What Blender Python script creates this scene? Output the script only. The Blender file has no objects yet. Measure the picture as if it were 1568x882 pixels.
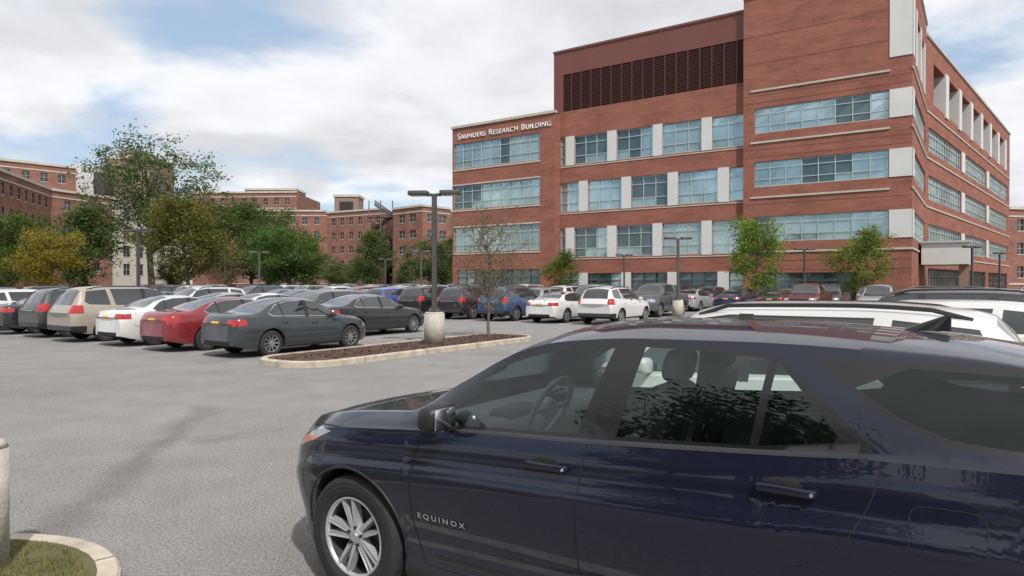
import bpy, bmesh, math, random
from mathutils import Vector, Matrix
from mathutils.bvhtree import BVHTree
from mathutils import noise as mnoise
random.seed(7)
scn=bpy.context.scene
scn.view_settings.view_transform='Standard'
scn.view_settings.look='None'
scn.view_settings.exposure=0
COL=scn.collection
UX,UY=.824,-.566
VX,VY=.566,.824
def uv2w(u,v): return (UX*u+VX*v, UY*u+VY*v)

# ------------------------------------------------------------------ materials
def newmat(name):
    m=bpy.data.materials.new(name); m.use_nodes=True
    nt=m.node_tree; b=nt.nodes['Principled BSDF']
    return m,nt,b
def mat(name,col,rough=.6,metal=0,var=.12,scale=3.0,coat=0,spec=.5,bump=0,bscale=40):
    m,nt,b=newmat(name)
    tc=nt.nodes.new('ShaderNodeTexCoord')
    n=nt.nodes.new('ShaderNodeTexNoise'); n.inputs['Scale'].default_value=scale; n.inputs['Detail'].default_value=6
    nt.links.new(tc.outputs['Object'],n.inputs['Vector'])
    r=nt.nodes.new('ShaderNodeMapRange'); r.inputs[1].default_value=.3;r.inputs[2].default_value=.7
    r.inputs[3].default_value=1-var; r.inputs[4].default_value=1+var
    nt.links.new(n.outputs['Fac'],r.inputs[0])
    mx=nt.nodes.new('ShaderNodeVectorMath'); mx.operation='SCALE'
    mx.inputs[0].default_value=col[:3]
    nt.links.new(r.outputs[0],mx.inputs['Scale'])
    nt.links.new(mx.outputs[0],b.inputs['Base Color'])
    b.inputs['Roughness'].default_value=rough; b.inputs['Metallic'].default_value=metal
    b.inputs['Coat Weight'].default_value=coat; b.inputs['Coat Roughness'].default_value=.03
    b.inputs['Specular IOR Level'].default_value=spec
    if bump:
        n2=nt.nodes.new('ShaderNodeTexNoise'); n2.inputs['Scale'].default_value=bscale
        nt.links.new(tc.outputs['Object'],n2.inputs['Vector'])
        bp=nt.nodes.new('ShaderNodeBump'); bp.inputs['Strength'].default_value=bump; bp.inputs['Distance'].default_value=.02
        nt.links.new(n2.outputs['Fac'],bp.inputs['Height']); nt.links.new(bp.outputs[0],b.inputs['Normal'])
    return m

def brick_mat(name,c1,c2,mortar,big=.25):
    m,nt,b=newmat(name)
    uv=nt.nodes.new('ShaderNodeTexCoord')
    br=nt.nodes.new('ShaderNodeTexBrick')
    br.inputs['Color1'].default_value=(*c1,1);br.inputs['Color2'].default_value=(*c2,1);br.inputs['Mortar'].default_value=(*mortar,1)
    br.inputs['Scale'].default_value=1.0;br.inputs['Mortar Size'].default_value=.010
    br.inputs['Brick Width'].default_value=.24;br.inputs['Row Height'].default_value=.08
    nt.links.new(uv.outputs['UV'],br.inputs['Vector'])
    def nz(scale,sx,sy,lo,hi):
        n=nt.nodes.new('ShaderNodeTexNoise');n.inputs['Scale'].default_value=scale;n.inputs['Detail'].default_value=8;n.inputs['Roughness'].default_value=.6
        mp=nt.nodes.new('ShaderNodeMapping');mp.inputs['Scale'].default_value=(sx,sy,1)
        nt.links.new(uv.outputs['UV'],mp.inputs['Vector']);nt.links.new(mp.outputs[0],n.inputs['Vector'])
        r=nt.nodes.new('ShaderNodeMapRange');r.inputs[1].default_value=.3;r.inputs[2].default_value=.7;r.inputs[3].default_value=lo;r.inputs[4].default_value=hi
        nt.links.new(n.outputs['Fac'],r.inputs[0]);return r.outputs[0]
    a=nz(.35,1,2.6,1-big,1+big);c=nz(1.0,.6,7,.86,1.14)
    mm=nt.nodes.new('ShaderNodeMath');mm.operation='MULTIPLY';nt.links.new(a,mm.inputs[0]);nt.links.new(c,mm.inputs[1])
    mx=nt.nodes.new('ShaderNodeVectorMath');mx.operation='SCALE'
    nt.links.new(br.outputs['Color'],mx.inputs[0]);nt.links.new(mm.outputs[0],mx.inputs['Scale'])
    nt.links.new(mx.outputs[0],b.inputs['Base Color']);b.inputs['Roughness'].default_value=.9
    b.inputs['Specular IOR Level'].default_value=.2
    return m

def paint_mat(name='car_paint',metal=.12,spec=.4,crough=.05):
    m,nt,b=newmat(name)
    oi=nt.nodes.new('ShaderNodeObjectInfo')
    tc=nt.nodes.new('ShaderNodeTexCoord');n=nt.nodes.new('ShaderNodeTexNoise');n.inputs['Scale'].default_value=1.3
    nt.links.new(tc.outputs['Object'],n.inputs['Vector'])
    r=nt.nodes.new('ShaderNodeMapRange');r.inputs[3].default_value=.86;r.inputs[4].default_value=1.1
    nt.links.new(n.outputs['Fac'],r.inputs[0])
    mx=nt.nodes.new('ShaderNodeVectorMath');mx.operation='SCALE'
    nt.links.new(oi.outputs['Color'],mx.inputs[0]);nt.links.new(r.outputs[0],mx.inputs['Scale'])
    # road film, heavier low on the body
    sx=nt.nodes.new('ShaderNodeSeparateXYZ');nt.links.new(tc.outputs['Object'],sx.inputs[0])
    d=nt.nodes.new('ShaderNodeMapRange');d.inputs[1].default_value=.2;d.inputs[2].default_value=.75;d.inputs[3].default_value=.07;d.inputs[4].default_value=.012
    nt.links.new(sx.outputs[2],d.inputs[0])
    mc=nt.nodes.new('ShaderNodeMix');mc.data_type='RGBA';nt.links.new(d.outputs[0],mc.inputs['Factor']);nt.links.new(mx.outputs[0],mc.inputs['A']);mc.inputs['B'].default_value=(.22,.20,.18,1)
    nt.links.new(mc.outputs['Result'],b.inputs['Base Color'])
    b.inputs['Metallic'].default_value=metal;b.inputs['Roughness'].default_value=.45
    b.inputs['Specular IOR Level'].default_value=spec
    b.inputs['Coat Weight'].default_value=1;b.inputs['Coat Roughness'].default_value=crough
    return m

def clear_glass(name,tint=(.62,.68,.66),k=1.0):
    m=bpy.data.materials.new(name);m.use_nodes=True;nt=m.node_tree;nt.nodes.clear()
    o=nt.nodes.new('ShaderNodeOutputMaterial');t=nt.nodes.new('ShaderNodeBsdfTransparent');t.inputs[0].default_value=(*tint,1)
    g=nt.nodes.new('ShaderNodeBsdfGlossy');g.inputs['Roughness'].default_value=.01;g.inputs[0].default_value=(.9,1,1,1)
    f=nt.nodes.new('ShaderNodeFresnel');f.inputs[0].default_value=1.5
    tc=nt.nodes.new('ShaderNodeTexCoord');n=nt.nodes.new('ShaderNodeTexNoise');n.inputs['Scale'].default_value=4;nt.links.new(tc.outputs['Object'],n.inputs[0])
    r=nt.nodes.new('ShaderNodeMapRange');r.inputs[3].default_value=.9*k;r.inputs[4].default_value=1.2*k;nt.links.new(n.outputs[0],r.inputs[0])
    a=nt.nodes.new('ShaderNodeMath');a.operation='MULTIPLY'
    nt.links.new(f.outputs[0],a.inputs[0]);nt.links.new(r.outputs[0],a.inputs[1])
    mx=nt.nodes.new('ShaderNodeMixShader');nt.links.new(a.outputs[0],mx.inputs[0]);nt.links.new(t.outputs[0],mx.inputs[1]);nt.links.new(g.outputs[0],mx.inputs[2])
    nt.links.new(mx.outputs[0],o.inputs[0]);return m

def leaf_mat(name,c1,c2,c3):
    m,nt,b=newmat(name)
    ge=nt.nodes.new('ShaderNodeNewGeometry');cr=nt.nodes.new('ShaderNodeValToRGB')
    cr.color_ramp.elements[0].color=(*c1,1);cr.color_ramp.elements[1].color=(*c3,1)
    e=cr.color_ramp.elements.new(.5);e.color=(*c2,1)
    nt.links.new(ge.outputs['Random Per Island'],cr.inputs[0])
    oi=nt.nodes.new('ShaderNodeObjectInfo')
    mx=nt.nodes.new('ShaderNodeVectorMath');mx.operation='MULTIPLY'
    nt.links.new(cr.outputs[0],mx.inputs[0]);nt.links.new(oi.outputs['Color'],mx.inputs[1])
    nt.links.new(mx.outputs[0],b.inputs['Base Color']);b.inputs['Roughness'].default_value=.6;b.inputs['Specular IOR Level'].default_value=.25
    tr=nt.nodes.new('ShaderNodeBsdfTranslucent');nt.links.new(mx.outputs[0],tr.inputs[0])
    ms=nt.nodes.new('ShaderNodeMixShader');ms.inputs[0].default_value=.38
    nt.links.new(b.outputs[0],ms.inputs[1]);nt.links.new(tr.outputs[0],ms.inputs[2])
    nt.links.new(ms.outputs[0],nt.nodes['Material Output'].inputs[0]);return m

def wglass(name,col,metal,rough=.06):
    m=mat(name,col,rough,metal,.35,.35,spec=.9);return m

M={}
M['brick']=brick_mat('red_brick',(.300,.100,.066),(.225,.074,.050),(.26,.165,.13),.2)
M['brickfar']=brick_mat('old_brick',(.26,.110,.080),(.21,.085,.060),(.24,.17,.14))
M['metalred']=mat('terracotta_metal',(.165,.056,.043),.5,.1,.06,.3)
M['louver']=mat('louver_brown',(.085,.034,.028),.6,.1,.1)
M['panel']=mat('white_metal_panel',(.60,.60,.58),.45,.1,.05,.6)
M['stone']=mat('limestone',(.46,.43,.37),.85,0,.1,.8)
M['frame']=mat('window_frame',(.46,.51,.50),.4,.3,.05)
M['glassA']=wglass('window_glass_bright',(.36,.47,.47),.72)
M['glassB']=wglass('window_glass_blind',(.30,.40,.395),.5,.1)
M['glassC']=wglass('window_glass_dark',(.09,.135,.14),.5)
M['glassfar']=wglass('hospital_window_glass',(.045,.055,.065),.3,.15)
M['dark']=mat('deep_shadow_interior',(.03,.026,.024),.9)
M['roof']=mat('roof_membrane',(.25,.24,.23),.9)
M['concrete']=mat('concrete',(.42,.39,.34),.9,0,.15,6,bump=.4)
M['curb']=mat('curb_stone',(.44,.39,.31),.9,0,.25,5,bump=.4)
M['pole']=mat('dark_bronze_metal',(.10,.095,.09),.5,.5,.1)
M['bark']=mat('bark',(.15,.12,.095),.95,0,.3,8,bump=.6)
M['letters']=mat('white_letters',(.78,.78,.76),.5,.1,.03)
M['mulch']=mat('mulch',(.095,.052,.038),1,0,.5,9,bump=1,bscale=25)
M['paintline']=mat('road_paint',(.50,.49,.45),.8,0,.25,5)
# car mats
M['paint']=paint_mat()
M['paintN']=paint_mat('navy_car_paint',.0,.12,.028)
M['cglass']=mat('car_window',(.018,.022,.024),.04,0,.2,1,coat=1,spec=.9)
M['trim']=mat('black_trim',(.016,.016,.017),.5,0,.1)
M['tire']=mat('tire_rubber',(.026,.025,.024),.85,0,.2,20)
M['rim']=mat('alloy',(.50,.50,.51),.3,.85,.05)
M['rimpaint']=mat('painted_alloy',(.48,.48,.49),.35,.45,.06,coat=.4)
M['tail']=mat('tail_lamp',(.35,.012,.012),.12,0,.2,8,coat=1)
M['head']=mat('head_lamp',(.40,.42,.45),.1,.6,.3,14,coat=1)
M['plate']=mat('license_plate',(.65,.38,.06),.5,0,.2,14)
M['under']=mat('underbody',(.012,.012,.012),.9)
M['chrome']=mat('chrome',(.7,.7,.72),.12,1,.03)
M['clear']=clear_glass('clear_car_glass',(.86,.94,.92),1.5)
M['tint']=clear_glass('tinted_car_glass',(.22,.25,.26),1.3)
M['amber']=mat('amber_lamp',(.5,.12,.03),.2,0,.1,coat=1)
M['seat']=mat('seat_fabric',(.085,.085,.09),.9,0,.2,10)
M['dash']=mat('dashboard',(.19,.195,.20),.7,0,.1)
M['glossblk']=mat('gloss_black',(.006,.006,.007),.25,0,.1,coat=.4)

# ------------------------------------------------------------------ mesh builder
class MB:
    def __init__(s): s.v=[];s.f=[];s.m=[];s.uv=[];s.ms=[];s.sm=[]
    def mi(s,k):
        if k not in s.ms: s.ms.append(k)
        return s.ms.index(k)
    def face(s,pts,k,uv=None,smooth=False):
        n=len(s.v);s.v+=[tuple(p) for p in pts];s.f.append(tuple(range(n,n+len(pts))));s.m.append(s.mi(k));s.uv.append(uv or [(0,0)]*len(pts));s.sm.append(smooth)
    def box(s,x0,x1,y0,y1,z0,z1,k,T=None):
        c=[Vector((x,y,z)) for z in(z0,z1) for y in(y0,y1) for x in(x0,x1)]
        if T: c=[T(p) if callable(T) else T@p for p in c]
        for q in((0,2,3,1),(4,5,7,6),(0,1,5,4),(2,6,7,3),(0,4,6,2),(1,3,7,5)):
            s.face([c[i] for i in q],k)
    def cyl(s,p0,p1,r0,r1,n,k,cap=True,smooth=True):
        p0=Vector(p0);p1=Vector(p1);d=(p1-p0)
        if d.length<1e-6:return
        d.normalize();a=d.orthogonal().normalized();b=d.cross(a)
        base=len(s.v)
        for p,r in((p0,r0),(p1,r1)):
            for i in range(n):
                t=2*math.pi*i/n;s.v.append(tuple(p+a*(r*math.cos(t))+b*(r*math.sin(t))))
        mi=s.mi(k)
        for i in range(n):
            j=(i+1)%n;s.f.append((base+i,base+j,base+n+j,base+n+i));s.m.append(mi);s.uv.append([(0,0)]*4);s.sm.append(smooth)
        if cap:
            s.f.append(tuple(base+i for i in range(n-1,-1,-1)));s.m.append(mi);s.uv.append([(0,0)]*n);s.sm.append(False)
            s.f.append(tuple(base+n+i for i in range(n)));s.m.append(mi);s.uv.append([(0,0)]*n);s.sm.append(False)
    def bm(s,bm,k,T=Matrix.Identity(4),smooth=True):
        base=len(s.v);bm.verts.index_update()
        for v in bm.verts:s.v.append(tuple(T@v.co))
        for f in bm.faces:
            mk=k if isinstance(k,str) else k[f.material_index]
            s.f.append(tuple(base+v.index for v in f.verts));s.m.append(s.mi(mk));s.uv.append([(0,0)]*len(f.verts));s.sm.append(smooth and f.smooth)
        bm.free()
    def rbox(s,c,size,bev,k,rot=None,seg=3):
        bm=bmesh.new();bmesh.ops.create_cube(bm,size=1)
        for v in bm.verts:v.co=Vector((v.co.x*size[0],v.co.y*size[1],v.co.z*size[2]))
        bmesh.ops.bevel(bm,geom=bm.edges[:],offset=bev,segments=seg,affect='EDGES',profile=.5)
        for f in bm.faces:f.smooth=True
        T=Matrix.Translation(c)@(rot if rot else Matrix.Identity(4))
        s.bm(bm,k,T)
    def mesh(s,name,sharp=None):
        me=bpy.data.meshes.new(name);me.from_pydata(s.v,[],s.f)
        for k in s.ms:me.materials.append(M[k] if isinstance(k,str) else k)
        me.polygons.foreach_set('material_index',s.m)
        me.polygons.foreach_set('use_smooth',s.sm)
        ul=me.uv_layers.new(name='UVMap')
        flat=[c for u in s.uv for p in u for c in p]
        ul.data.foreach_set('uv',flat)
        me.update()
        return me
    def obj(s,name,parent=None):
        o=bpy.data.objects.new(name,s.mesh(name));COL.objects.link(o)
        if parent:o.parent=parent
        return o
def inst(name,me,loc,rz=0,sc=1,color=None):
    o=bpy.data.objects.new(name,me);COL.objects.link(o);o.location=loc;o.rotation_euler=(0,0,rz)
    o.scale=(sc,sc,sc) if not isinstance(sc,tuple) else sc
    if color:o.color=(*color,1)
    return o

# ------------------------------------------------------------------ walls
class Wall:
    def __init__(s,mb,p0,p1,off=0):
        s.mb=mb;p0=Vector(p0);p1=Vector(p1);s.d=(p1-p0).normalized();s.L=(p1-p0).length
        s.n=Vector((s.d.y,-s.d.x));s.p0=p0+s.n*off
    def P(s,a,o,z):
        q=s.p0+s.d*a+s.n*o;return Vector((q.x,q.y,z))
    def ob(s,a0,a1,o0,o1,z0,z1,k):
        s.mb.box(a0,a1,o0,o1,z0,z1,k,T=lambda p:s.P(p.x,p.y,p.z))
    def build(s,a0,a1,z0,z1,k,ops=[],depth=.22):
        A=sorted(set([a0,a1]+[x for o in ops for x in(o[0],o[1])]));Z=sorted(set([z0,z1]+[x for o in ops for x in(o[2],o[3])]))
        A=[x for x in A if a0<=x<=a1];Z=[x for x in Z if z0<=x<=z1]
        for i in range(len(A)-1):
            for j in range(len(Z)-1):
                am=(A[i]+A[i+1])/2;zm=(Z[j]+Z[j+1])/2
                if any(o[0]<am<o[1] and o[2]<zm<o[3] for o in ops):continue
                q=[(A[i],Z[j]),(A[i+1],Z[j]),(A[i+1],Z[j+1]),(A[i],Z[j+1])]
                s.mb.face([s.P(a,0,z) for a,z in q],k,q)
        for o in ops:
            b0,b1,c0,c1,st=o[:5];d=o[5] if len(o)>5 else depth
            for q in([(b0,0,c0),(b0,-d,c0),(b0,-d,c1),(b0,0,c1)],[(b1,-d,c0),(b1,0,c0),(b1,0,c1),(b1,-d,c1)],
                     [(b0,-d,c1),(b1,-d,c1),(b1,0,c1),(b0,0,c1)],[(b0,0,c0),(b1,0,c0),(b1,-d,c0),(b0,-d,c0)]):
                s.mb.face([s.P(*p) for p in q],k,[(p[0]+p[1],p[2]) for p in q])
            s.fill(b0,b1,c0,c1,d,st)
    def fill(s,b0,b1,c0,c1,d,st):
        mb=s.mb
        if st=='plain':
            mb.face([s.P(b0,-d,c0),s.P(b1,-d,c0),s.P(b1,-d,c1),s.P(b0,-d,c1)],'glassfar')
            s.ob((b0+b1)/2-.03,(b0+b1)/2+.03,-d+.003,-d+.05,c0,c1,'stone')
            s.ob(b0+.003,b1-.003,-d+.06,-d+.1,(c0+c1)/2-.03,(c0+c1)/2+.03,'stone')
            s.ob(b0-.08,b1+.08,.003,.06,c0-.14,c0-.002,'stone')
        elif st in('strip','store'):
            w=b1-b0;n=max(1,round(w/1.2));pw=w/n;h=c1-c0
            tz=c0+h*(.30 if st=='strip' else .72)
            tz2=c0+h*.74
            run=0;kk='glassA'
            for i in range(n):
                if run<=0:
                    run=random.choice((1,2,3));r=random.random()
                    if st=='strip':kk='glassC' if r<.25 else('glassB' if r<.5 else 'glassA')
                    else:kk='glassC' if r<.75 else 'glassB'
                run-=1
                for z0_,z1_ in(((c0,tz),(tz,c1)) if st=='store' else((c0,tz),(tz,tz2),(tz2,c1))):
                    k=kk
                    if st=='strip' and z0_==c0 and random.random()<.5:k='glassB'
                    tl=random.uniform(-.012,.012)
                    mb.face([s.P(b0+i*pw,-d,z0_),s.P(b0+(i+1)*pw,-d+tl,z0_),s.P(b0+(i+1)*pw,-d,z1_),s.P(b0+i*pw,-d+tl,z1_)],k)
            kf='frame' if st=='strip' else 'pole'
            for i in range(n+1):
                a=b0+i*pw;t=.03
                s.ob(max(b0+.002,a-t),min(b1-.002,a+t),-d+.02,-d+.10,c0+.002,c1-.002,kf)
            for z in([c0+.05,tz,tz2,c1-.05] if st=='strip' else [c0+.05,tz,c1-.05]):
                s.ob(b0+.004,b1-.004,-d+.022,-d+.09,z-.03,z+.03,kf)
        elif st=='louver':
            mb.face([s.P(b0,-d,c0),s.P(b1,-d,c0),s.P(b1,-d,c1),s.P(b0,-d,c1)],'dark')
            z=c0+.1
            while z<c1:
                mb.box(b0,b1,-d+.05,-.06,z,z+.05,'louver',T=lambda p:s.P(p.x,p.y,p.z-(p.y+d)*.35*-1-.1))
                z+=.16
            a=b0+.9
            while a<b1:
                s.ob(a-.05,a+.05,-.05,-.003,c0,c1,'louver');a+=1.05
        elif st=='void':
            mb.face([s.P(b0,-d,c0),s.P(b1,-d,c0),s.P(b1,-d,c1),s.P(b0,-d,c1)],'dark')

# ------------------------------------------------------------------ research building
def research_building():
    mb=MB()
    P0=(4.6,66.6)
    def SP(s,off=0):
        return (P0[0]+UX*s-VX*off, P0[1]+UY*s-VY*off)
    w=Wall(mb,SP(0),SP(17.8))
    ops=[]
    wh1=[(.75,1.7),(5.2,6.15),(9.7,10.6),(14.15,15.05)]
    wh2=[(2.2,3.15),(6.65,7.6),(11.1,12.05),(15.55,16.5)]
    for (z0,z1,wh) in((13.2,15.9,wh1),(8.7,11.5,wh2),(4.3,7.1,wh1),(.35,2.75,wh2)):
        prev=.12
        for a,b in wh+[(17.7,17.7)]:
            if a-prev>.3:
                ops.append((prev,a,z0,z1,'strip' if z0>1 else 'store'))
            if b>a:
                ops.append((a,b,z0,z1,'white'))
            prev=b
    real=[o for o in ops if o[4]!='white']
    w.build(0,17.8,0,18.4,'brick',real)
    for o in ops:
        if o[4]=='white': w.ob(o[0]+.002,o[1]-.002,.003,.07,o[2]-.05,o[3]+.05,'panel')
    for z in(13.1,8.6,4.2): w.ob(.1,17.7,.004,.05,z-.12,z-.03,'stone')
    wp=Wall(mb,SP(-.6),SP(17.8))
    wp.build(0,18.4,18.405,24.2,'metalred',[(1.05,18.3,18.45,22.0,'louver')],depth=.5)
    wp.ob(-.05,18.35,.003,.1,24.2,24.4,'metalred')
    wl=Wall(mb,SP(-.6,-16),SP(-.6)); wl.build(0,16,17.5,24.2,'metalred')
    mb.face([Vector((*SP(-.6),24.2)),Vector((*SP(18),24.2)),Vector((*SP(18,-16),24.2)),Vector((*SP(-.6,-16),24.2))],'roof')
    wa=Wall(mb,SP(-12.6,1),SP(.1,1))
    ops=[(.15,11.0,13.9,16.55,'strip'),(.15,11.0,9.6,12.1,'strip'),(.15,11.0,5.05,7.65,'strip'),(.6,11.0,.4,3.2,'store')]
    wa.build(0,12.7,0,18.2,'brick',ops)
    wa.ob(-.12,12.8,-.3,.15,18.2,18.45,'stone')
    for z in(13.75,9.45,4.9,12.2,7.75):wa.ob(.1,11.05,.004,.06,z-.08,z+.06,'stone')
    wr=Wall(mb,SP(.1,1),SP(.1,-.02));wr.build(0,1.02,0,18.2,'brick')
    wl=Wall(mb,SP(-12.6,-22),SP(-12.6,1));wl.build(0,23,0,18.2,'brick',[(16,22.8,z0,z1,'strip') for z0,z1 in((13.9,16.55),(9.6,12.1),(5.05,7.65))])
    mb.face([Vector((*SP(-12.6,.9),18.2)),Vector((*SP(.1,.9),18.2)),Vector((*SP(.1,-22),18.2)),Vector((*SP(-12.6,-22),18.2))],'roof')
    wc=Wall(mb,SP(17.8,.5),SP(29.8,.5))
    ops=[(.9,10.5,13.95,16.0,'strip'),(.9,10.5,9.6,11.65,'strip'),(.9,10.5,5.15,7.2,'strip'),(1.3,8.4,.35,2.65,'store'),]
    wc.build(0,12,0,25.0,'brick',ops)
    wc.ob(-.05,12.05,.003,.12,25.0,25.25,'stone')
    for z in(17.4,13.2,8.75,4.35):wc.ob(.6,12.02 if z<5 else 10.6,.004,.09,z-.07,z+.07,'stone')
    for z0,z1 in((18.35,23.4),(13.95,16.0),(9.6,11.65),(5.15,7.2)):
        wc.ob(10.55,12.06,.003,.06,z0,z1,'panel')
    for z in(3.6,8.2,12.6,17.0,21.8,2.9,12.0,16.4,19.6):wc.ob(.02,11.98,.002,.012,z,z+.035,'metalred')
    wcr=Wall(mb,SP(17.8,-.02),SP(17.8,.5));wcr.build(0,.52,0,25,'brick')
    c0=SP(29.8,.5);c1=(c0[0]+VX*15,c0[1]+VY*15)
    w1=Wall(mb,c0,c1)
    ops=[(1.6,14.0,z0,z1,'strip') for z0,z1 in((13.95,16.0),(9.6,11.65),(5.15,7.2))]+[(3,13,18.6,22.3,'void',3.0)]
    w1.build(0,15,0,25,'brick',ops)
    for z0,z1 in((18.35,23.4),(13.95,16.0),(9.6,11.65),(5.15,7.2)):
        w1.ob(-.06,1.5,.003,.06,z0,z1,'panel')
    for a in(3.0,7.6,12.0):w1.ob(a,a+1.0,-.8,.05,18.3,22.6,'panel')
    w1.ob(0,15.02,.003,.12,25.0,25.25,'stone')
    for z in(17.4,13.2,8.75,4.35):w1.ob(-.08,15,.004,.09,z-.07,z+.07,'stone')
    c2=(75,103)
    w2=Wall(mb,c1,c2);L=w2.L
    ops=[]
    for z0,z1 in((13.9,16.1),(9.5,11.7),(5.05,7.25),(.5,3.2)):
        for a,b in((1,17),(19,34),(36,L-2)):ops.append((a,b,z0,z1,'strip' if z0>1 else 'store'))
    a=3.0
    pil=[]
    while a+5<L-1:
        ops.append((a,a+5.2,18.5,22.3,'void',3.5));pil.append(a+5.2);a+=7.0
    w2.build(0,L,0,24.1,'brick',ops)
    for a in pil:w2.ob(a-.1,a+1.4,-1.2,.12,18.2,22.5,'panel')
    w2.ob(0,L,.003,.15,24.1,24.35,'stone')
    for a in(17.0,34.0):
        for z0,z1 in((13.9,16.1),(9.5,11.7),(5.05,7.25)):w2.ob(a+.1,a+1.9,.003,.08,z0,z1,'panel')
    for z in(17.4,13.2,8.75,4.35):w2.ob(.1,L,.004,.09,z-.07,z+.07,'stone')
    w3=Wall(mb,c2,(c2[0]-20,c2[1]+20));w3.build(0,28,0,24.1,'brick')
    mb.face([Vector((*c0,24.95)),Vector((*c1,24.95)),Vector((*SP(18,-15),24.95)),Vector((*SP(17.8,.5),24.95))],'roof')
    mb.face([Vector((*c1,24.05)),Vector((*c2,24.05)),Vector((c2[0]-20,c2[1]+20,24.05)),Vector((*SP(18,-20),24.05))],'roof')
    w1.ob(6.5,13.5,.2,3.4,3.3,5.0,'panel')
    w1.ob(6.3,13.7,.1,3.5,5.0,5.15,'frame')
    w1.ob(7.0,7.6,2.7,3.3,0,3.3,'brick');w1.ob(12.4,13.0,2.7,3.3,0,3.3,'brick')
    w.ob(-.0,17.0,1.5,1.8,0,.45,'concrete')
    o=mb.obj('research_building')
    cu=bpy.data.curves.new('lettering','FONT');cu.body='Saunders Research Building'
    cu.size=1.2;cu.extrude=.05;cu.small_caps_scale=.78;cu.space_character=1.12
    for f in cu.body_format:f.use_small_caps=True
    t=bpy.data.objects.new('lettering',cu);COL.objects.link(t)
    bpy.context.view_layer.update()
    wd=t.dimensions.x or 15
    k=11.5/wd
    p=wa.P(.75,.06,17.0)
    ang=math.atan2(UY,UX)
    t.matrix_world=Matrix.Translation(p)@Matrix.Rotation(ang,4,'Z')@Matrix.Rotation(math.pi/2,4,'X')@Matrix.Diagonal((k,k*1.0,1,1))
    cu.materials.append(M['letters'])
    t.parent=o
research_building()

# ------------------------------------------------------------------ hospital buildings
def hospital(name,path,h,storeys,floor0=1.0,fh=3.9,sp=3.3,ww=1.3,wh=1.9,mat_='brickfar',band=True,roofback=(0,25)):
    mb=MB()
    for i in range(len(path)-1):
        w=Wall(mb,path[i],path[i+1]);L=w.L;n=int((L-1)/sp);m0=(L-n*sp)/2
        ops=[]
        for f in range(storeys):
            z=h-1.6-wh-fh*f
            if z<.5:break
            for j in range(n):
                a=m0+j*sp+(sp-ww)/2
                ops.append((a,a+ww,z,z+wh,'plain',.2))
        w.build(0,L,0,h,mat_,ops)
        w.ob(-.2,L+.2,.003,.25,h,h+.5,'stone')
        if band:
            w.ob(0,L,.003,.1,h-1.25,h-1.0,'stone')
            w.ob(0,L,.003,.1,h-1.8-wh-fh*(storeys-1)-1,h-1.8-wh-fh*(storeys-1)-.7,'stone')
    pts=[Vector((*p,h)) for p in path];a=Vector((*path[-1],h))+Vector((roofback[0],roofback[1],0));b=Vector((*path[0],h))+Vector((roofback[0],roofback[1],0))
    mb.face(pts+[a,b],'roof')
    w=Wall(mb,path[-1],(a.x,a.y));w.build(0,w.L,0,h,mat_)
    w=Wall(mb,(b.x,b.y),path[0]);w.build(0,w.L,0,h,mat_)
    return mb
mb=hospital('hospital_wing',[(-66,62),(-87.8,130),(-83.8,143)],19.4,5,roofback=(-30,8));mb.obj('hospital_wing')
mb=hospital('x',[(-83.7,143.2),(-80.7,153.5),(-79,163)],19.2,5,sp=3.6,ww=1.8,wh=2.4,mat_='stone',roofback=(-30,8));mb.obj('stone_hospital_entrance')
mb=hospital('x',[(-118,128),(-97,152)],27.2,2,roofback=(-20,15));mb.obj('hospital_tower')
mb=MB();mb.box(-103,-98,160,168,18,29.5,'panel');mb.box(-98,-95.5,160,168,18,27.5,'pole')
mb.box(-97.5,-87,164,176,18,31.5,'brickfar');mb.box(-97.8,-86.7,163.8,176.2,31.5,32.3,'stone');mb.box(-95,-89,165,172,32.3,33.6,'brickfar');mb.obj('rooftop_penthouse')
mb=hospital('x',[(-78,175),(-84,190),(-52,192)],21.8,5);mb.obj('brick_ward_building')
mb=hospital('x',[(-96,205),(-64,203)],28.6,1);mb.obj('brick_ward_building')
mb=hospital('x',[(-52,192),(-33.5,181)],21.3,5);mb.obj('brick_ward_building')
mb=hospital('x',[(-31.5,183),(-30,172),(-21.5,164),(-15.5,172)],20.2,5,sp=4.2,ww=2.4);mb.obj('brick_ward_building')
mb=MB();mb.box(-52,-45,200,207,20,27,'brickfar');mb.box(-52.3,-44.7,199.7,207.3,27,27.7,'stone');mb.box(-50.5,-46.5,199.9,200.05,23,25.6,'dark')
mb.obj('rooftop_penthouse')
mb=MB();mb.box(-84,-68,215,225,20,31,'brickfar');mb.box(-84.2,-67.8,214.8,225.2,31,31.6,'stone');mb.obj('rooftop_penthouse')
mb=MB()
for i in range(4):
    a=Vector((-36,179,8+i*3.6));b=Vector((-31,176.5,8+i*3.6+3.4))
    if i%2:a,b=Vector((b.x,b.y,a.z)),Vector((a.x,a.y,b.z))
    for dz in(0,.5,1.1):mb.cyl(a+Vector((0,0,dz)),b+Vector((0,0,dz)),.2,.2,5,'pole')
    mb.box(-37,-30.5,175.5,178,8+i*3.6-.15,8+i*3.6,'pole')
for x in(-36.8,-33.8,-30.7):mb.cyl((x,175.8,0),(x,175.8,23),.15,.15,5,'pole')
mb.obj('fire_escape_stair')
mb=hospital('x',[(78,112),(120,122)],14,3);mb.obj('brick_annex')
mb=hospital('x',[(-13,215),(30,235)],14,3);mb.obj('brick_ward_building')

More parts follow.
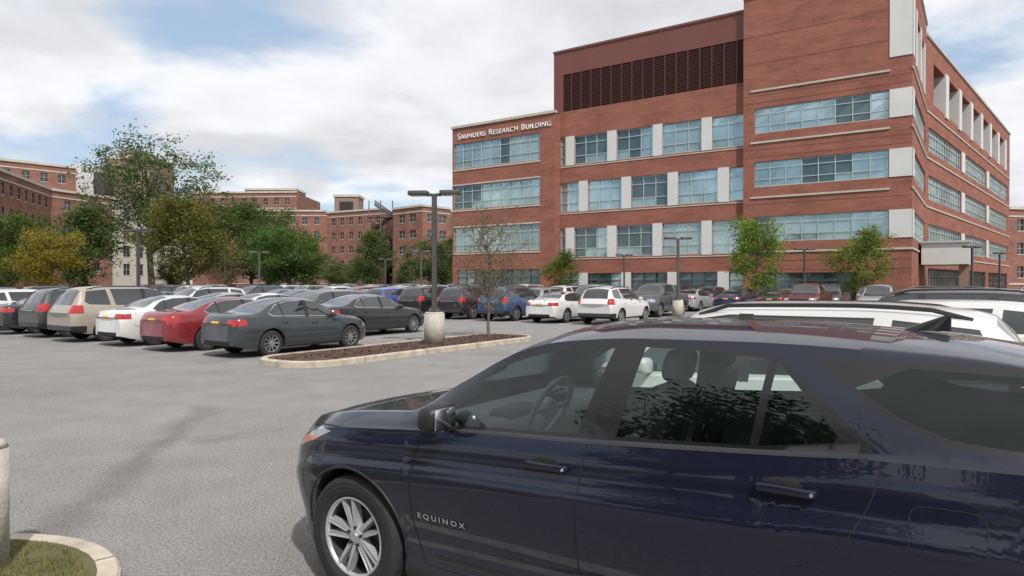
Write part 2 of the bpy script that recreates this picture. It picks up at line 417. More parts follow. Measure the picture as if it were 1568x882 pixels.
# ------------------------------------------------------------------ ground
def ground():
    m,nt,b=newmat('asphalt')
    N=nt.nodes.new;Lk=nt.links.new
    tc=N('ShaderNodeTexCoord')
    def noise(sc,det=6,ro=.6):
        n=N('ShaderNodeTexNoise');n.inputs['Scale'].default_value=sc;n.inputs['Detail'].default_value=det;n.inputs['Roughness'].default_value=ro
        Lk(tc.outputs['Object'],n.inputs['Vector']);return n.outputs['Fac']
    def mr(i,a,b_,c,d,sm=False):
        r=N('ShaderNodeMapRange');r.inputs[1].default_value=a;r.inputs[2].default_value=b_;r.inputs[3].default_value=c;r.inputs[4].default_value=d
        if sm:r.interpolation_type='SMOOTHSTEP'
        Lk(i,r.inputs[0]);return r.outputs[0]
    def math_(op,a,b_=None,c=None):
        x=N('ShaderNodeMath');x.operation=op
        for i,v in enumerate((a,b_,c)):
            if v is None:continue
            if isinstance(v,(int,float)):x.inputs[i].default_value=v
            else:Lk(v,x.inputs[i])
        return x.outputs[0]
    big=mr(noise(.12,5),.3,.7,.86,1.10);mid=mr(noise(1.1,8,.65),.3,.7,.86,1.10);fine=mr(noise(48,4,.8),.32,.68,.42,1.58);fine2=mr(noise(150,2),.3,.7,.6,1.4)
    chip=mr(noise(26,2,.5),.66,.74,1.0,1.5)
    sx=N('ShaderNodeSeparateXYZ');Lk(tc.outputs['Object'],sx.inputs[0])
    yy=math_('SUBTRACT',sx.outputs[1],5.27)
    d=math_('MULTIPLY_ADD',yy,.21,sx.outputs[0]);d=math_('ADD',d,3.5)
    wob=mr(noise(.7,3),.3,.7,-.22,.22);d=math_('ABSOLUTE',math_('ADD',d,wob))
    seal=mr(d,.0,.34,.62,1.0,True)
    patch=mr(noise(2.2,6,.7),.35,.65,.35,1.0)
    inv=math_('SUBTRACT',1.0,seal);seal=math_('SUBTRACT',1.0,math_('MULTIPLY',inv,patch))
    lim=mr(sx.outputs[1],8.0,10.5,0,1);seal=math_('MAXIMUM',seal,lim)
    oil=mr(noise(.45,6,.65),.58,.72,1.0,.78)
    t=math_('MULTIPLY',big,mid);t=math_('MULTIPLY',t,fine);t=math_('MULTIPLY',t,fine2);t=math_('MULTIPLY',t,chip);t=math_('MULTIPLY',t,oil);t=math_('MULTIPLY',t,seal)
    s=N('ShaderNodeVectorMath');s.operation='SCALE';s.inputs[0].default_value=(.238,.231,.224);Lk(t,s.inputs['Scale'])
    Lk(s.outputs[0],b.inputs['Base Color']);b.inputs['Roughness'].default_value=.92;b.inputs['Specular IOR Level'].default_value=.25
    bp=N('ShaderNodeBump');bp.inputs['Strength'].default_value=.4;bp.inputs['Distance'].default_value=.006;Lk(fine,bp.inputs['Height']);Lk(bp.outputs[0],b.inputs['Normal'])
    M['asphalt']=m
    mb=MB();mb.face([(-2500,-2500,0),(2500,-2500,0),(2500,2500,0),(-2500,2500,0)],'asphalt');mb.obj('ground')
ground()
M['grass']=mat('grass_soil',(.10,.095,.04),1,0,.35,2.5,bump=.6)
M['blade']=leaf_mat('grass_blades',(.10,.13,.03),(.17,.19,.05),(.30,.25,.11))
mb=MB()
def poly(pts,z,k):mb.face([(p[0],p[1],z) for p in pts],k)
poly([(-70,84),(-20,76),(-14,110),(-25,150),(-85,130)],.004,'grass')
poly([uv2w(-37,57),uv2w(8,53.5),uv2w(8,62),uv2w(-37,64)],.004,'grass')
poly([(40,52),(75,85),(70,100),(36,60)],.004,'grass')
poly([uv2w(-60,-8.5),uv2w(60,-8.5),uv2w(60,-60),uv2w(-60,-60)],.004,'grass')
mb.obj('lawn')
mb=MB()
def line(u0,v0,u1,v1,w=.1):
    a=Vector(uv2w(u0,v0));b=Vector(uv2w(u1,v1));d=(b-a).normalized();n=Vector((-d.y,d.x))*w/2
    mb.face([(*(a+n),.004),(*(a-n),.004),(*(b-n),.004),(*(b+n),.004)],'paintline')
for n in range(1,14):line(-14.15-2.73*n,9.8,-14.15-2.73*n,19.8)
for n in range(20):
    line(-12.5-2.7*n,25.8,-12.5-2.7*n,36.5);line(-12.5-2.7*n+8,42,-12.5-2.7*n+8,47)
for k in range(11):line(-3.6,2.2+2.85*k,3.8,2.2+2.85*k)
mb.obj('parking_stall_markings')

# ------------------------------------------------------------------ islands
def island(name,outline,h,curbw,inner,z_in):
    mb=MB()
    n=len(outline);inn=[]
    for i,p in enumerate(outline):
        a=Vector(outline[i-1]);b=Vector(outline[(i+1)%n]);t=(b-a).normalized();nn=Vector((-t.y,t.x))
        inn.append(Vector(p)+nn*curbw)
    for i in range(n):
        j=(i+1)%n;a=Vector(outline[i]);b=Vector(outline[j]);bev=.02
        ai=a.lerp(inn[i],bev/curbw);bi=b.lerp(inn[j],bev/curbw)
        mb.face([(*a,0),(*b,0),(*b,h-bev),(*a,h-bev)],'curb')
        mb.face([(*a,h-bev),(*b,h-bev),(*bi,h),(*ai,h)],'curb')
        mb.face([(*ai,h),(*bi,h),(*inn[j],h),(*inn[i],h)],'curb')
        mb.face([(*inn[i],h),(*inn[j],h),(*inn[j],z_in-.02),(*inn[i],z_in-.02)],'curb')
        if i%6==0:
            q=a+(a-inn[i])*.02;q2=a.lerp(b,.04)+(a-inn[i])*.02
            mb.face([(*q,.0),(*q2,.0),(*q2,h),(*q,h)],'under')
            q=ai;q2=ai.lerp(bi,.05)
            mb.face([(*q,h+.003),(*q2,h+.003),(*inn[i].lerp(inn[j],.05),h+.003),(*inn[i],h+.003)],'under')
    mb.face([(*p,z_in) for p in inn],inner)
    return mb,inn
def capsule(u0,u1,v0,v1,r,seg=10,edge=.35):
    pts=[];cs=[(u1-r,v0+r,-90),(u1-r,v1-r,0),(u0+r,v1-r,90),(u0+r,v0+r,180)]
    for cu,cv,a0 in cs:
        for i in range(seg+1):
            a=math.radians(a0+90*i/seg);pts.append(uv2w(cu+r*math.cos(a),cv+r*math.sin(a)))
    out=[]
    for i,p in enumerate(pts):
        a=Vector(p);b=Vector(pts[(i+1)%len(pts)]);L=(b-a).length
        if L<1e-4:continue
        k=max(1,int(L/edge))
        for j in range(k):out.append(tuple(a.lerp(b,j/k)))
    return out
mb,_=island('planted_island',capsule(-13.95,-11.75,9.4,18.9,.95),.14,.15,'mulch',.12)
for i in range(2600):
    u=random.uniform(-13.7,-12.0);v=random.uniform(9.8,18.5);x,y=uv2w(u,v);s=random.uniform(.02,.05);a=random.random()*6.3
    z=.122+random.random()*.03;d=Vector((math.cos(a),math.sin(a),random.uniform(-.4,.4)))*s;e=Vector((-math.sin(a),math.cos(a),0))*s*.4;c=Vector((x,y,z))
    if abs(v-9.9)<.6 and (u>-12.4 or u<-13.4):continue
    mb.face([c-d-e,c+d-e,c+d+e,c-d+e],'mulch')
mb.obj('planted_island')
out=[]
for i in range(48):
    a=2*math.pi*i/48;ca,sa=math.cos(a),math.sin(a);e=.8
    out.append((-3.75+1.52*math.copysign(abs(ca)**e,ca),3.12+1.8*math.copysign(abs(sa)**e,sa)))
gm,inn=island('grass_verge',out,.05,.13,'grass',.045)
for i in range(17000):
    x=random.uniform(-5.2,-2.3);y=random.uniform(2.2,4.9)
    if (abs(x+3.75)/1.38)**2.3+(abs(y-3.12)/1.66)**2.3>1:continue
    if y<3.3:continue
    if mnoise.noise(Vector((x*3,y*3,0)))>.35:continue
    h=random.uniform(.015,.05);a=random.random()*6.3;w=.004
    d=Vector((math.cos(a),math.sin(a),0));l=Vector((random.uniform(-.03,.03),random.uniform(-.03,.03),h))
    c=Vector((x,y,.045));gm.face([c-d*w,c+d*w,c+l],'blade')
gm.obj('grass_verge')
mb=MB();mb.cyl((-3.33,4.32,0.03),(-3.33,4.32,.80),.115,.115,28,'concrete');mb.cyl((-3.33,4.32,.80),(-3.33,4.32,.845),.115,.085,28,'concrete');mb.obj('concrete_bollard')

# ------------------------------------------------------------------ street lamp
def lamp_mesh(heads=2):
    mb=MB()
    mb.cyl((0,0,0.0),(0,0,.86),.29,.29,28,'concrete');mb.cyl((0,0,.86),(0,0,.9),.29,.25,28,'concrete')
    mb.box(-.13,.13,-.13,.13,.9,.93,'pole');mb.box(-.11,.11,-.11,.11,.93,1.02,'pole')
    bm=bmesh.new();bmesh.ops.create_cube(bm,size=1)
    for v in bm.verts:v.co=Vector((v.co.x*.13,v.co.y*.13,v.co.z*3.3+2.6))
    bmesh.ops.bevel(bm,geom=bm.edges[:],offset=.015,segments=2,affect='EDGES');mb.bm(bm,'pole')
    for sx in((-1,1) if heads==2 else(1,)):
        mb.box(min(sx*.06,sx*.2),max(sx*.06,sx*.2),-.04,.04,4.18,4.26,'pole')
        mb.rbox((sx*.46,0,4.27),(.56,.36,.13),.03,'pole')
        mb.box(sx*.46-.22,sx*.46+.22,-.13,.13,4.195,4.203,'panel')
    for a in range(4):mb.cyl((.1*(1 if a%2 else -1),.1*(1 if a>1 else -1),.93),(.1*(1 if a%2 else -1),.1*(1 if a>1 else -1),.97),.015,.015,6,'chrome')
    return mb.mesh('street_lamp')
LM=lamp_mesh()
inst('street_lamp',LM,(-2.2,19.35,.12),math.radians(-8))
for x,y in((-17.3,31.6),(-20,54),(-7.05,53),(9,37),(9.7,59),(21,49),(40,56),(-13,70),(31,46)):inst('street_lamp',LM,(x,y,0),random.uniform(-.5,.5))

# ------------------------------------------------------------------ trees
def tree_mesh(name,h,cw,cb,nleaf,ls,seed,leafk,trunk_r=.15,nb=16,clr=.13,shell=.6,up=.2,twigs=2,rmin=0):
    R=random.Random(seed);mb=MB()
    def tube(pts,r0,r1,n=7):
        m=len(pts)-1
        for i in range(m):
            mb.cyl(pts[i],pts[i+1],max(rmin,r0+(r1-r0)*i/m),max(rmin,r0+(r1-r0)*(i+1)/m),n,'bark',cap=False)
    def wob(a,b,k,n=5):
        pts=[]
        for i in range(n+1):
            p=a.lerp(b,i/n)
            if 0<i<n:p+=Vector((R.uniform(-k,k),R.uniform(-k,k),R.uniform(-k,k)*.4))
            pts.append(p)
        return pts
    top=Vector((R.uniform(-.1,.1)*cw,R.uniform(-.1,.1)*cw,h*.88))
    tp=wob(Vector((0,0,-.05)),top,h*.012,7);tube(tp,trunk_r,trunk_r*.2,9)
    cl=[];zc=(h+cb)/2;rz=(h-cb)/2
    for i in range(nb):
        t=R.uniform(.0,1);z0=cb*.75+(h*.82-cb*.75)*t
        a=i*2.4+R.uniform(-.4,.4);k=z0/(h*.88)
        fi=k*7;i0=min(6,int(fi));st=tp[i0].lerp(tp[i0+1],fi-i0)
        zt=min(h*.97,z0+R.uniform(.12,.35)*h);rr=math.sqrt(max(.05,1-((zt-zc)/rz)**2))*cw/2*R.uniform(.65,1.0)
        en=Vector((math.cos(a)*rr,math.sin(a)*rr,zt));bp=wob(st,en,cw*.025,4);r=trunk_r*(.45-.2*t);tube(bp,r,r*.2,6)
        cl.append(en)
        for j in range(4):
            q=bp[R.randint(1,4)];d=Vector((R.gauss(0,1),R.gauss(0,1),R.gauss(.4,.7))).normalized()*cw*R.uniform(.1,.22)
            e=q+d;tube(wob(q,e,cw*.012,2),r*.28,r*.08,4);cl.append(e)
            for _ in range(twigs):
                e2=e+Vector((R.gauss(0,1),R.gauss(0,1),R.gauss(up,.7))).normalized()*cw*R.uniform(.05,.12);tube([e,e2],r*.14,r*.06,3);cl.append(e2)
    extra=int(nb*2.5*shell)
    for i in range(extra):
        d=Vector((R.gauss(0,1),R.gauss(0,1),R.gauss(0,1))).normalized()*R.uniform(.55,.98)
        cl.append(Vector((d.x*cw/2,d.y*cw/2,zc+d.z*rz)))
    per=max(1,nleaf/len(cl))
    for c in cl:
        sc=cw*clr*R.uniform(.6,1.25);n=int(per*R.uniform(.3,1.7)+.5)
        for _ in range(n):
            p=c+Vector((R.gauss(0,sc*.5),R.gauss(0,sc*.5),R.gauss(0,sc*.33)))
            a=Vector((R.gauss(0,1),R.gauss(0,1),R.gauss(0,.6))).normalized();b=a.orthogonal().normalized();b.rotate(Matrix.Rotation(R.random()*6.3,3,a))
            s=ls*R.uniform(.6,1.3)
            mb.face([p-a*s,p-b*s*.45,p+a*s,p+b*s*.45],leafk)
    return mb.mesh(name)
M['leaf']=leaf_mat('foliage',(.045,.072,.022),(.08,.122,.034),(.13,.175,.055))
M['leafb']=leaf_mat('bright_foliage',(.09,.15,.02),(.16,.26,.03),(.24,.34,.06))
M['leafr']=leaf_mat('autumn_foliage',(.12,.12,.03),(.15,.18,.06),(.26,.14,.08))
T1=tree_mesh('broadleaf_a',10,9,2.0,16000,.15,1,'leaf',.22,22,.12)
T2=tree_mesh('broadleaf_b',10,8.5,1.8,16000,.15,2,'leaf',.22,22,.12)
T3=tree_mesh('locust',20,18,7.5,13000,.22,3,'leaf',.5,26,.085,.1)
T4=tree_mesh('young_tree',5.6,3.9,1.1,9000,.085,4,'leafb',.07,20,.13)
T5=tree_mesh('sparse_tree',3.75,3.4,1.0,2600,.036,11,'leafr',.05,34,.12,.1,.5,3,.006)
T6=tree_mesh('tall_oval',10,6.4,1.6,12000,.15,6,'leaf',.2,22,.15)
inst('honey_locust_tree',T3,(-50,95,0),1,1.0,(1.0,1.05,1.0))
for px,py_top,Z,me,hh,c,ww in(
 (290,309,78,T1,10,(1.6,1.1,.7),1),(70,352,72,T2,10,(2.9,1.6,.7),.95),(135,326,84,T6,10,(.9,1.0,.8),1.3),(40,328,92,T2,10,(1.0,1.2,.8),1),
 (345,330,100,T2,10,(1.15,1.1,.9),1),(385,315,105,T1,10,(.95,1.05,.8),1),(440,350,80,T2,10,(.95,1.2,.8),1.25),(410,352,98,T1,10,(1,1.05,.9),1),(470,370,90,T6,10,(1,1.05,.8),1),
 (572,360,100,T6,10,(1.1,1.1,.9),1.1),(665,366,95,T2,10,(.85,1.0,.8),1.1),(695,368,105,T6,10,(.75,.88,.75),1),(265,400,100,T2,10,(1.4,1,.7),1),(345,378,88,T5,3.75,(1.5,1.2,1.2),1.1),
 (512,402,120,T2,10,(1,1,.8),1.2),(540,405,130,T1,10,(1,1,.8),1.2),(620,405,130,T6,10,(1,1,.8),1.2),(10,400,80,T6,10,(1.2,1.1,.8),1)):
    X=(px-784)/1045*Z;H=(433-py_top)/1045*Z+1.85;k=H/hh
    inst('deciduous_tree',me,(round(X,1),Z,0),random.random()*6,(k*ww,k*ww,k),c)
inst('young_maple_tree',T4,(17.3,48.5,0),.5,1.08,(1,1,1))
inst('young_maple_tree',T4,(24.2,47,0),2.5,.94,(.95,.85,.95))
inst('young_maple_tree',T4,(4.6,62,0),3,.8,(.6,.6,.6))
inst('sparse_parking_tree',T5,(-.75,22.0,.11),2.2,(1.05,1.05,1.0),(1,1,1))
inst('deciduous_tree',T1,(-5.6,-2.8,0),.4,(.62,.62,.92),(.9,1,.8))
for u,v in((6,-12),(-9,-18),(16,-16),(-22,-16)):
    x,y=uv2w(u,v);inst('deciduous_tree',T2,(x,y,0),u,.75,(.9,1,.8))
def hedge(name,p0,p1,h,w,n,c):
    mb=MB();R=random.Random(5);a=Vector(p0);b=Vector(p1)
    for i in range(n):
        p=a.lerp(b,R.random());t=R.random()*math.pi;r=w/2*(1+.2*mnoise.noise(Vector((p.x*.7,p.y*.7,0))))
        hh=h*(1+.25*mnoise.noise(Vector((p.x*.5,p.y*.5,3))))
        q=Vector((p.x+math.cos(t)*r*R.uniform(.7,1),p.y-math.sin(t)*.4*R.random(),math.sin(t)*hh*R.uniform(.8,1)))
        d=Vector((R.gauss(0,1),R.gauss(0,1),R.gauss(0,1))).normalized();e=d.orthogonal().normalized();s=.1
        mb.face([q-d*s,q-e*s*.6,q+d*s,q+e*s*.6],'leaf')
    o=mb.obj(name);o.color=(*c,1)
hedge('hedge',(27,42),(40,52),1.2,1.6,9000,(1.2,1.1,.8))
hedge('hedge',(-48,80),(-20,90),1.1,1.4,9000,(1,1,.8))
hedge('hedge',(-75,85),(-50,88),1.1,1.4,6000,(.8,.9,.7))

# ------------------------------------------------------------------ cars
def pch(pts):
    xs=[p[0] for p in pts];ys=[p[1] for p in pts];n=len(xs)
    d=[(ys[i+1]-ys[i])/(xs[i+1]-xs[i]) for i in range(n-1)]
    m=[d[0]]+[0 if d[i-1]*d[i]<=0 else 2*d[i-1]*d[i]/(d[i-1]+d[i]) for i in range(1,n-1)]+[d[-1]]
    def f(x):
        if x<=xs[0]:return ys[0]
        if x>=xs[-1]:return ys[-1]
        for i in range(n-1):
            if x<=xs[i+1]:break
        h=xs[i+1]-xs[i];t=(x-xs[i])/h
        return (1+2*t)*(1-t)**2*ys[i]+t*(1-t)**2*h*m[i]+t*t*(3-2*t)*ys[i+1]+t*t*(t-1)*h*m[i+1]
    return f
def inpoly(x,z,P):
    c=False;n=len(P)
    for i in range(n):
        x1,z1=P[i];x2,z2=P[i-1]
        if(z1>z)!=(z2>z) and x<(x2-x1)*(z-z1)/(z2-z1)+x1:c=not c
    return c
def cut(bm,co,no,sel):
    fs=[f for f in bm.faces if sel(f)]
    if not fs:return
    g=set(fs)
    for f in fs:
        g.update(f.edges);g.update(f.verts)
    bmesh.ops.bisect_plane(bm,geom=list(g),dist=1e-4,plane_co=co,plane_no=no)
KM=['paint','cglass','trim','tail','head','plate','under','chrome','clear','tint','amber','glossblk','rim']
def shell(P,ds,nb_,ng):
    L=P['L'];W=P['W'];rw=P['rw'];sc=L/2
    top,belt,hw,bot,rfw=[pch(P[k]) for k in('top','belt','hw','bot','roofw')]
    shp=pch(P.get('shape',[(0,.93),(.12,.975),(.45,1.0),(.72,.992),(.82,.975),(1.0,.93)]))
    R=rw+P.get('archgap',.055)
    S=set(round(i*L/int(L/ds),4) for i in range(int(L/ds)+1))
    S|={.02,.05,.09,L-.02,L-.05,L-.09}
    S|=set(P['kinks'])
    S={s for s in S if all(abs(abs(s-c)-R)>.015 for c in P['wh'])}
    for c in P['wh']:
        for i in range(0,19):S.add(round(c+R*math.cos(math.pi*i/18),4))
        S.add(c-R-.002);S.add(c+R+.002)
    S=sorted(S);T=[S[0]]
    for s in S[1:]:
        if s-T[-1]>.0015:T.append(s)
    S=T
    yk=[1,.93,.8,.6,.38,.18,0]
    bm=bmesh.new();rings=[];tuck=P.get('tuck',0)
    for s in S:
        w=hw(s);zb=bot(s);zs=belt(s);zt=max(top(s),zs+.03);yr=min(rfw(s),w*.86);za=zb
        for c in P['wh']:
            dx=abs(s-c)
            if dx<=R+.0001:za=max(za,rw+math.sqrt(max(0,R*R-dx*dx)))
        pts=[]
        def yb(z):return w*shp((z-zb)/(zs-zb))
        pts.append((0,za));pts.append((yb(za)*.8,za))
        pts.append((yb(za)-.03,za))
        for i in range(nb_+1):
            z=za+(zs-za)*i/nb_;pts.append((yb(z),z))
        base=zs+.014
        yb0=w*.905;ze=base+(zt-base)*P.get('ke',.86)
        for i in range(ng+1):
            t=i/ng;pts.append((yb0+(yr-yb0)*t+.018*math.sin(math.pi*t)*min(1,(zt-zs)/.3),base+(ze-base)*t))
        for q in yk[1:]:
            pts.append((yr*q,ze+(zt-ze)*(1-q**2.3)))
        n=len(pts);full=pts+[(-y,z) for y,z in reversed(pts[1:-1])]
        ring=[]
        for y,z in full:
            xx=s
            a=(abs(y)/W)**2
            if s<.8:xx+=P.get('bowf',.2)*a*(1-s/.8)**1.5
            if tuck and s<.5:xx+=tuck*max(0,(.62-z)/.4)**1.5*(1-s/.5)
            if s>L-.7:xx-=P.get('bowr',.12)*a*(1-(L-s)/.7)**1.5
            ring.append(bm.verts.new((sc-xx,y,z)))
        rings.append(ring)
        N=n
    m=len(rings[0])
    bm.verts.index_update()
    g0=3+nb_+1
    gtop=g0+ng
    ws=P['ws'];rws=P['rws']
    for i in range(len(S)-1):
        s=(S[i]+S[i+1])/2
        for j in range(m):
            k=(j+1)%m
            a,b,c,d=rings[i][j],rings[i][k],rings[i+1][k],rings[i+1][j]
            f=bm.faces.new((a,b,c,d));f.smooth=True
            jj=j if j<N-1 else m-1-j
            mi=0
            if jj<3:mi=6;
            if jj>=gtop+1 and (ws[0]<s<ws[1]):mi=P.get('wglass',1)
            if jj>=gtop+1 and (rws[0]<s<rws[1]):mi=P.get('rglass',1)
            f.material_index=mi
    f=bm.faces.new(rings[0]);f2=bm.faces.new(list(reversed(rings[-1])))
    bmesh.ops.recalc_face_normals(bm,faces=bm.faces[:])
    for k,pl in P['polys']:
        Q=[(sc-s,z) for s,z in pl];x0=min(q[0] for q in Q)-.02;x1=max(q[0] for q in Q)+.02;z0=min(q[1] for q in Q)-.02;z1=max(q[1] for q in Q)+.02
        def sel(f):
            if f.material_index==6:return False
            if abs(f.normal.y)<.25:return False
            xs=[v.co.x for v in f.verts];zs_=[v.co.z for v in f.verts]
            return max(xs)>x0 and min(xs)<x1 and max(zs_)>z0 and min(zs_)<z1
        for i in range(len(Q)):
            a=Q[i-1];b=Q[i];no=Vector((b[1]-a[1],0,-(b[0]-a[0])))
            if no.length<1e-6:continue
            cut(bm,Vector((a[0],0,a[1])),no.normalized(),sel)
        for f in bm.faces:
            if sel(f):
                c=f.calc_center_median()
                if inpoly(c.x,c.z,Q):f.material_index=KM.index(k)
    for k,b in P['boxes']:
        s0,s1,y0,y1,z0,z1=b;x0,x1=sc-s1,sc-s0
        def sel(f):
            if f.material_index in(6,):return False
            xs=[v.co.x for v in f.verts];zs_=[v.co.z for v in f.verts];ys=[abs(v.co.y) for v in f.verts]
            return max(xs)>x0 and min(xs)<x1 and max(zs_)>z0 and min(zs_)<z1 and max(ys)>y0 and (min(ys)<y1)
        for co,no in(((x0,0,0),(1,0,0)),((x1,0,0),(1,0,0)),((0,0,z0),(0,0,1)),((0,0,z1),(0,0,1)),((0,y0,0),(0,1,0)),((0,-y0,0),(0,1,0)),((0,y1,0),(0,1,0)),((0,-y1,0),(0,1,0))):
            cut(bm,Vector(co),Vector(no),sel)
        for f in bm.faces:
            if sel(f):
                c=f.calc_center_median()
                if x0<c.x<x1 and y0<=abs(c.y)<y1 and z0<c.z<z1:f.material_index=KM.index(k)
    bm.normal_update()
    return bm

def revolve(mb,prof,cx,cy,cz,side,k,n=40,closed=False):
    base=len(mb.v)
    for r,y in prof:
        for i in range(n):
            t=2*math.pi*i/n;mb.v.append((cx+r*math.cos(t),cy+side*y,cz+r*math.sin(t)))
    mi=mb.mi(k);m=len(prof)
    for j in range(m-1):
        for i in range(n):
            i2=(i+1)%n;q=(base+j*n+i,base+j*n+i2,base+(j+1)*n+i2,base+(j+1)*n+i)
            mb.f.append(q if side>0 else q[::-1]);mb.m.append(mi);mb.uv.append([(0,0)]*4);mb.sm.append(True)
def wheel(mb,cx,cy,r,side,spokes=10,detail=False,rr=.66):
    y0=side*cy;n=56 if detail else 28
    R=r*rr;rk='rimpaint' if detail else 'rim'
    revolve(mb,[(R,-.02),(R*1.06,0),(r*.80,.004),(r*.9,0),(r*.965,-.012),(r*.99,-.035),(r,-.05),(r,-.19),(r*.97,-.215),(R,-.22)],cx,y0,r,side,'tire',n)
    revolve(mb,[(R*1.015,-.012),(R*1.0,-.006),(R*.955,-.008),(R*.93,-.03)],cx,y0,r,side,rk,n)
    revolve(mb,[(R*.93,-.03),(R*.92,-.15)],cx,y0,r,side,'pole',n)
    revolve(mb,[(R*.95,-.12),(.0001,-.12)],cx,y0,r,side,'under',n)
    revolve(mb,[(R*.60,-.10),(R*.2,-.10)],cx,y0,r,side,'pole',n)
    revolve(mb,[(R*.26,-.05),(R*.23,-.03),(R*.12,-.026),(.0001,-.026)],cx,y0,r,side,rk,20)
    if detail:
        for rr_ in(.74,.80,.87):revolve(mb,[(r*rr_,.0065),(r*(rr_+.012),.0065)],cx,y0,r,side,'under',n)
    for i in range(spokes):
        if detail:
            t=2*math.pi*(i//2)/(spokes/2)+(.19 if i%2 else -.19)+.1
            t0=2*math.pi*(i//2)/(spokes/2)+(.36 if i%2 else -.36)+.1;w0,w1=.019,.0145
        else:t=t0=2*math.pi*i/spokes;w0,w1=.02,.017
        p0=Vector((math.cos(t0)*R*.18,0,math.sin(t0)*R*.18));p1=Vector((math.cos(t)*R*.955,0,math.sin(t)*R*.955))
        d=(p1-p0).normalized();q=Vector((-d.z,0,d.x))
        def V(p,y):return (cx+p.x,y0+side*y,r+p.z)
        for (aw,ya),(bw,yb_) in(((1.15,-.06),(.7,-.018)),((.7,-.018),(-.7,-.018)),((-.7,-.018),(-1.15,-.06))):
            pts=[V(p0+q*w0*aw,ya-.014),V(p0+q*w0*bw,yb_-.014),V(p1+q*w1*bw,yb_+.006),V(p1+q*w1*aw,ya)]
            mb.face(pts if side<0 else pts[::-1],rk)
    if detail:
        for i in range(5):
            t=2*math.pi*i/5+.4;mb.cyl((cx+math.cos(t)*.052,y0-side*.04,r+math.sin(t)*.052),(cx+math.cos(t)*.052,y0-side*.018,r+math.sin(t)*.052),.009,.009,8,'under')
        mb.cyl((cx,y0-side*.04,r),(cx,y0-side*.016,r),.028,.026,20,'chrome')

def finish_sharp(me,ang=32):
    bm=bmesh.new();bm.from_mesh(me)
    for e in bm.edges:
        if len(e.link_faces)==2:
            a=e.calc_face_angle(0)
            e.smooth = a<math.radians(ang)
    bm.to_mesh(me);bm.free()

def generic(P,name,tweak=None):
    bm=shell(P,.11,9,5);tree=BVHTree.FromBMesh(bm)
    mb=MB();L=P['L'];sc=L/2;W=P['W'];rw=P['rw']
    mb.bm(bm,KM)
    for c in P['wh']:
        for sd in(1,-1):wheel(mb,sc-c,W-.03,rw,sd,P.get('spokes',10))
    def side_y(s,z):
        h=tree.ray_cast(Vector((sc-s,3,z)),Vector((0,-1,0)))
        return h[0].y if h[0] else W
    for pl in P['seams']:
        for sd in(1,-1):
            for a,b in zip(pl[:-1],pl[1:]):
                A=Vector((a[0],a[1]));B=Vector((b[0],b[1]));d=(B-A).normalized();n=Vector((-d.y,d.x))*.006
                q=[A+n,A-n,B-n,B+n];mb.face([(sc-p.x,sd*(side_y(p.x,p.y)+.003),p.y) for p in q],'under')
    for s,z in P['handles']:
        for sd in(1,-1):mb.rbox((sc-s,sd*(side_y(s,z)+.012),z),(.19,.035,.032),.012,P.get('handlek','paint'),seg=2)
    ms,mz=P['mirror']
    for sd in(1,-1):
        y=side_y(ms,mz)
        mb.rbox((sc-ms-.02,sd*(y+.11),mz+.06),(.11,.2,.14),.045,'paint')
        mb.box(sc-ms-.05,sc-ms+.02,min(sd*y-sd*.05,sd*(y+.06)),max(sd*y-sd*.05,sd*(y+.06)),mz,mz+.03,'trim')
    for b in P.get('extras',[]):b(mb,tree,sc)
    me=mb.mesh(name);finish_sharp(me);return me

def rails(s0,s1,y,z0,z1,k='trim'):
    def f(mb,tree,sc):
        for sd in(1,-1):
            pts=[]
            for i in range(9):
                s=s0+(s1-s0)*i/8;h=tree.ray_cast(Vector((sc-s,sd*y,3)),Vector((0,0,-1)));zz=h[0].z if h[0] else z0
                pts.append(Vector((sc-s,sd*y,zz+(.045 if 0<i<8 else .0))))
            for a,b in zip(pts[:-1],pts[1:]):mb.cyl(a,b,.018,.018,6,k)
    return f

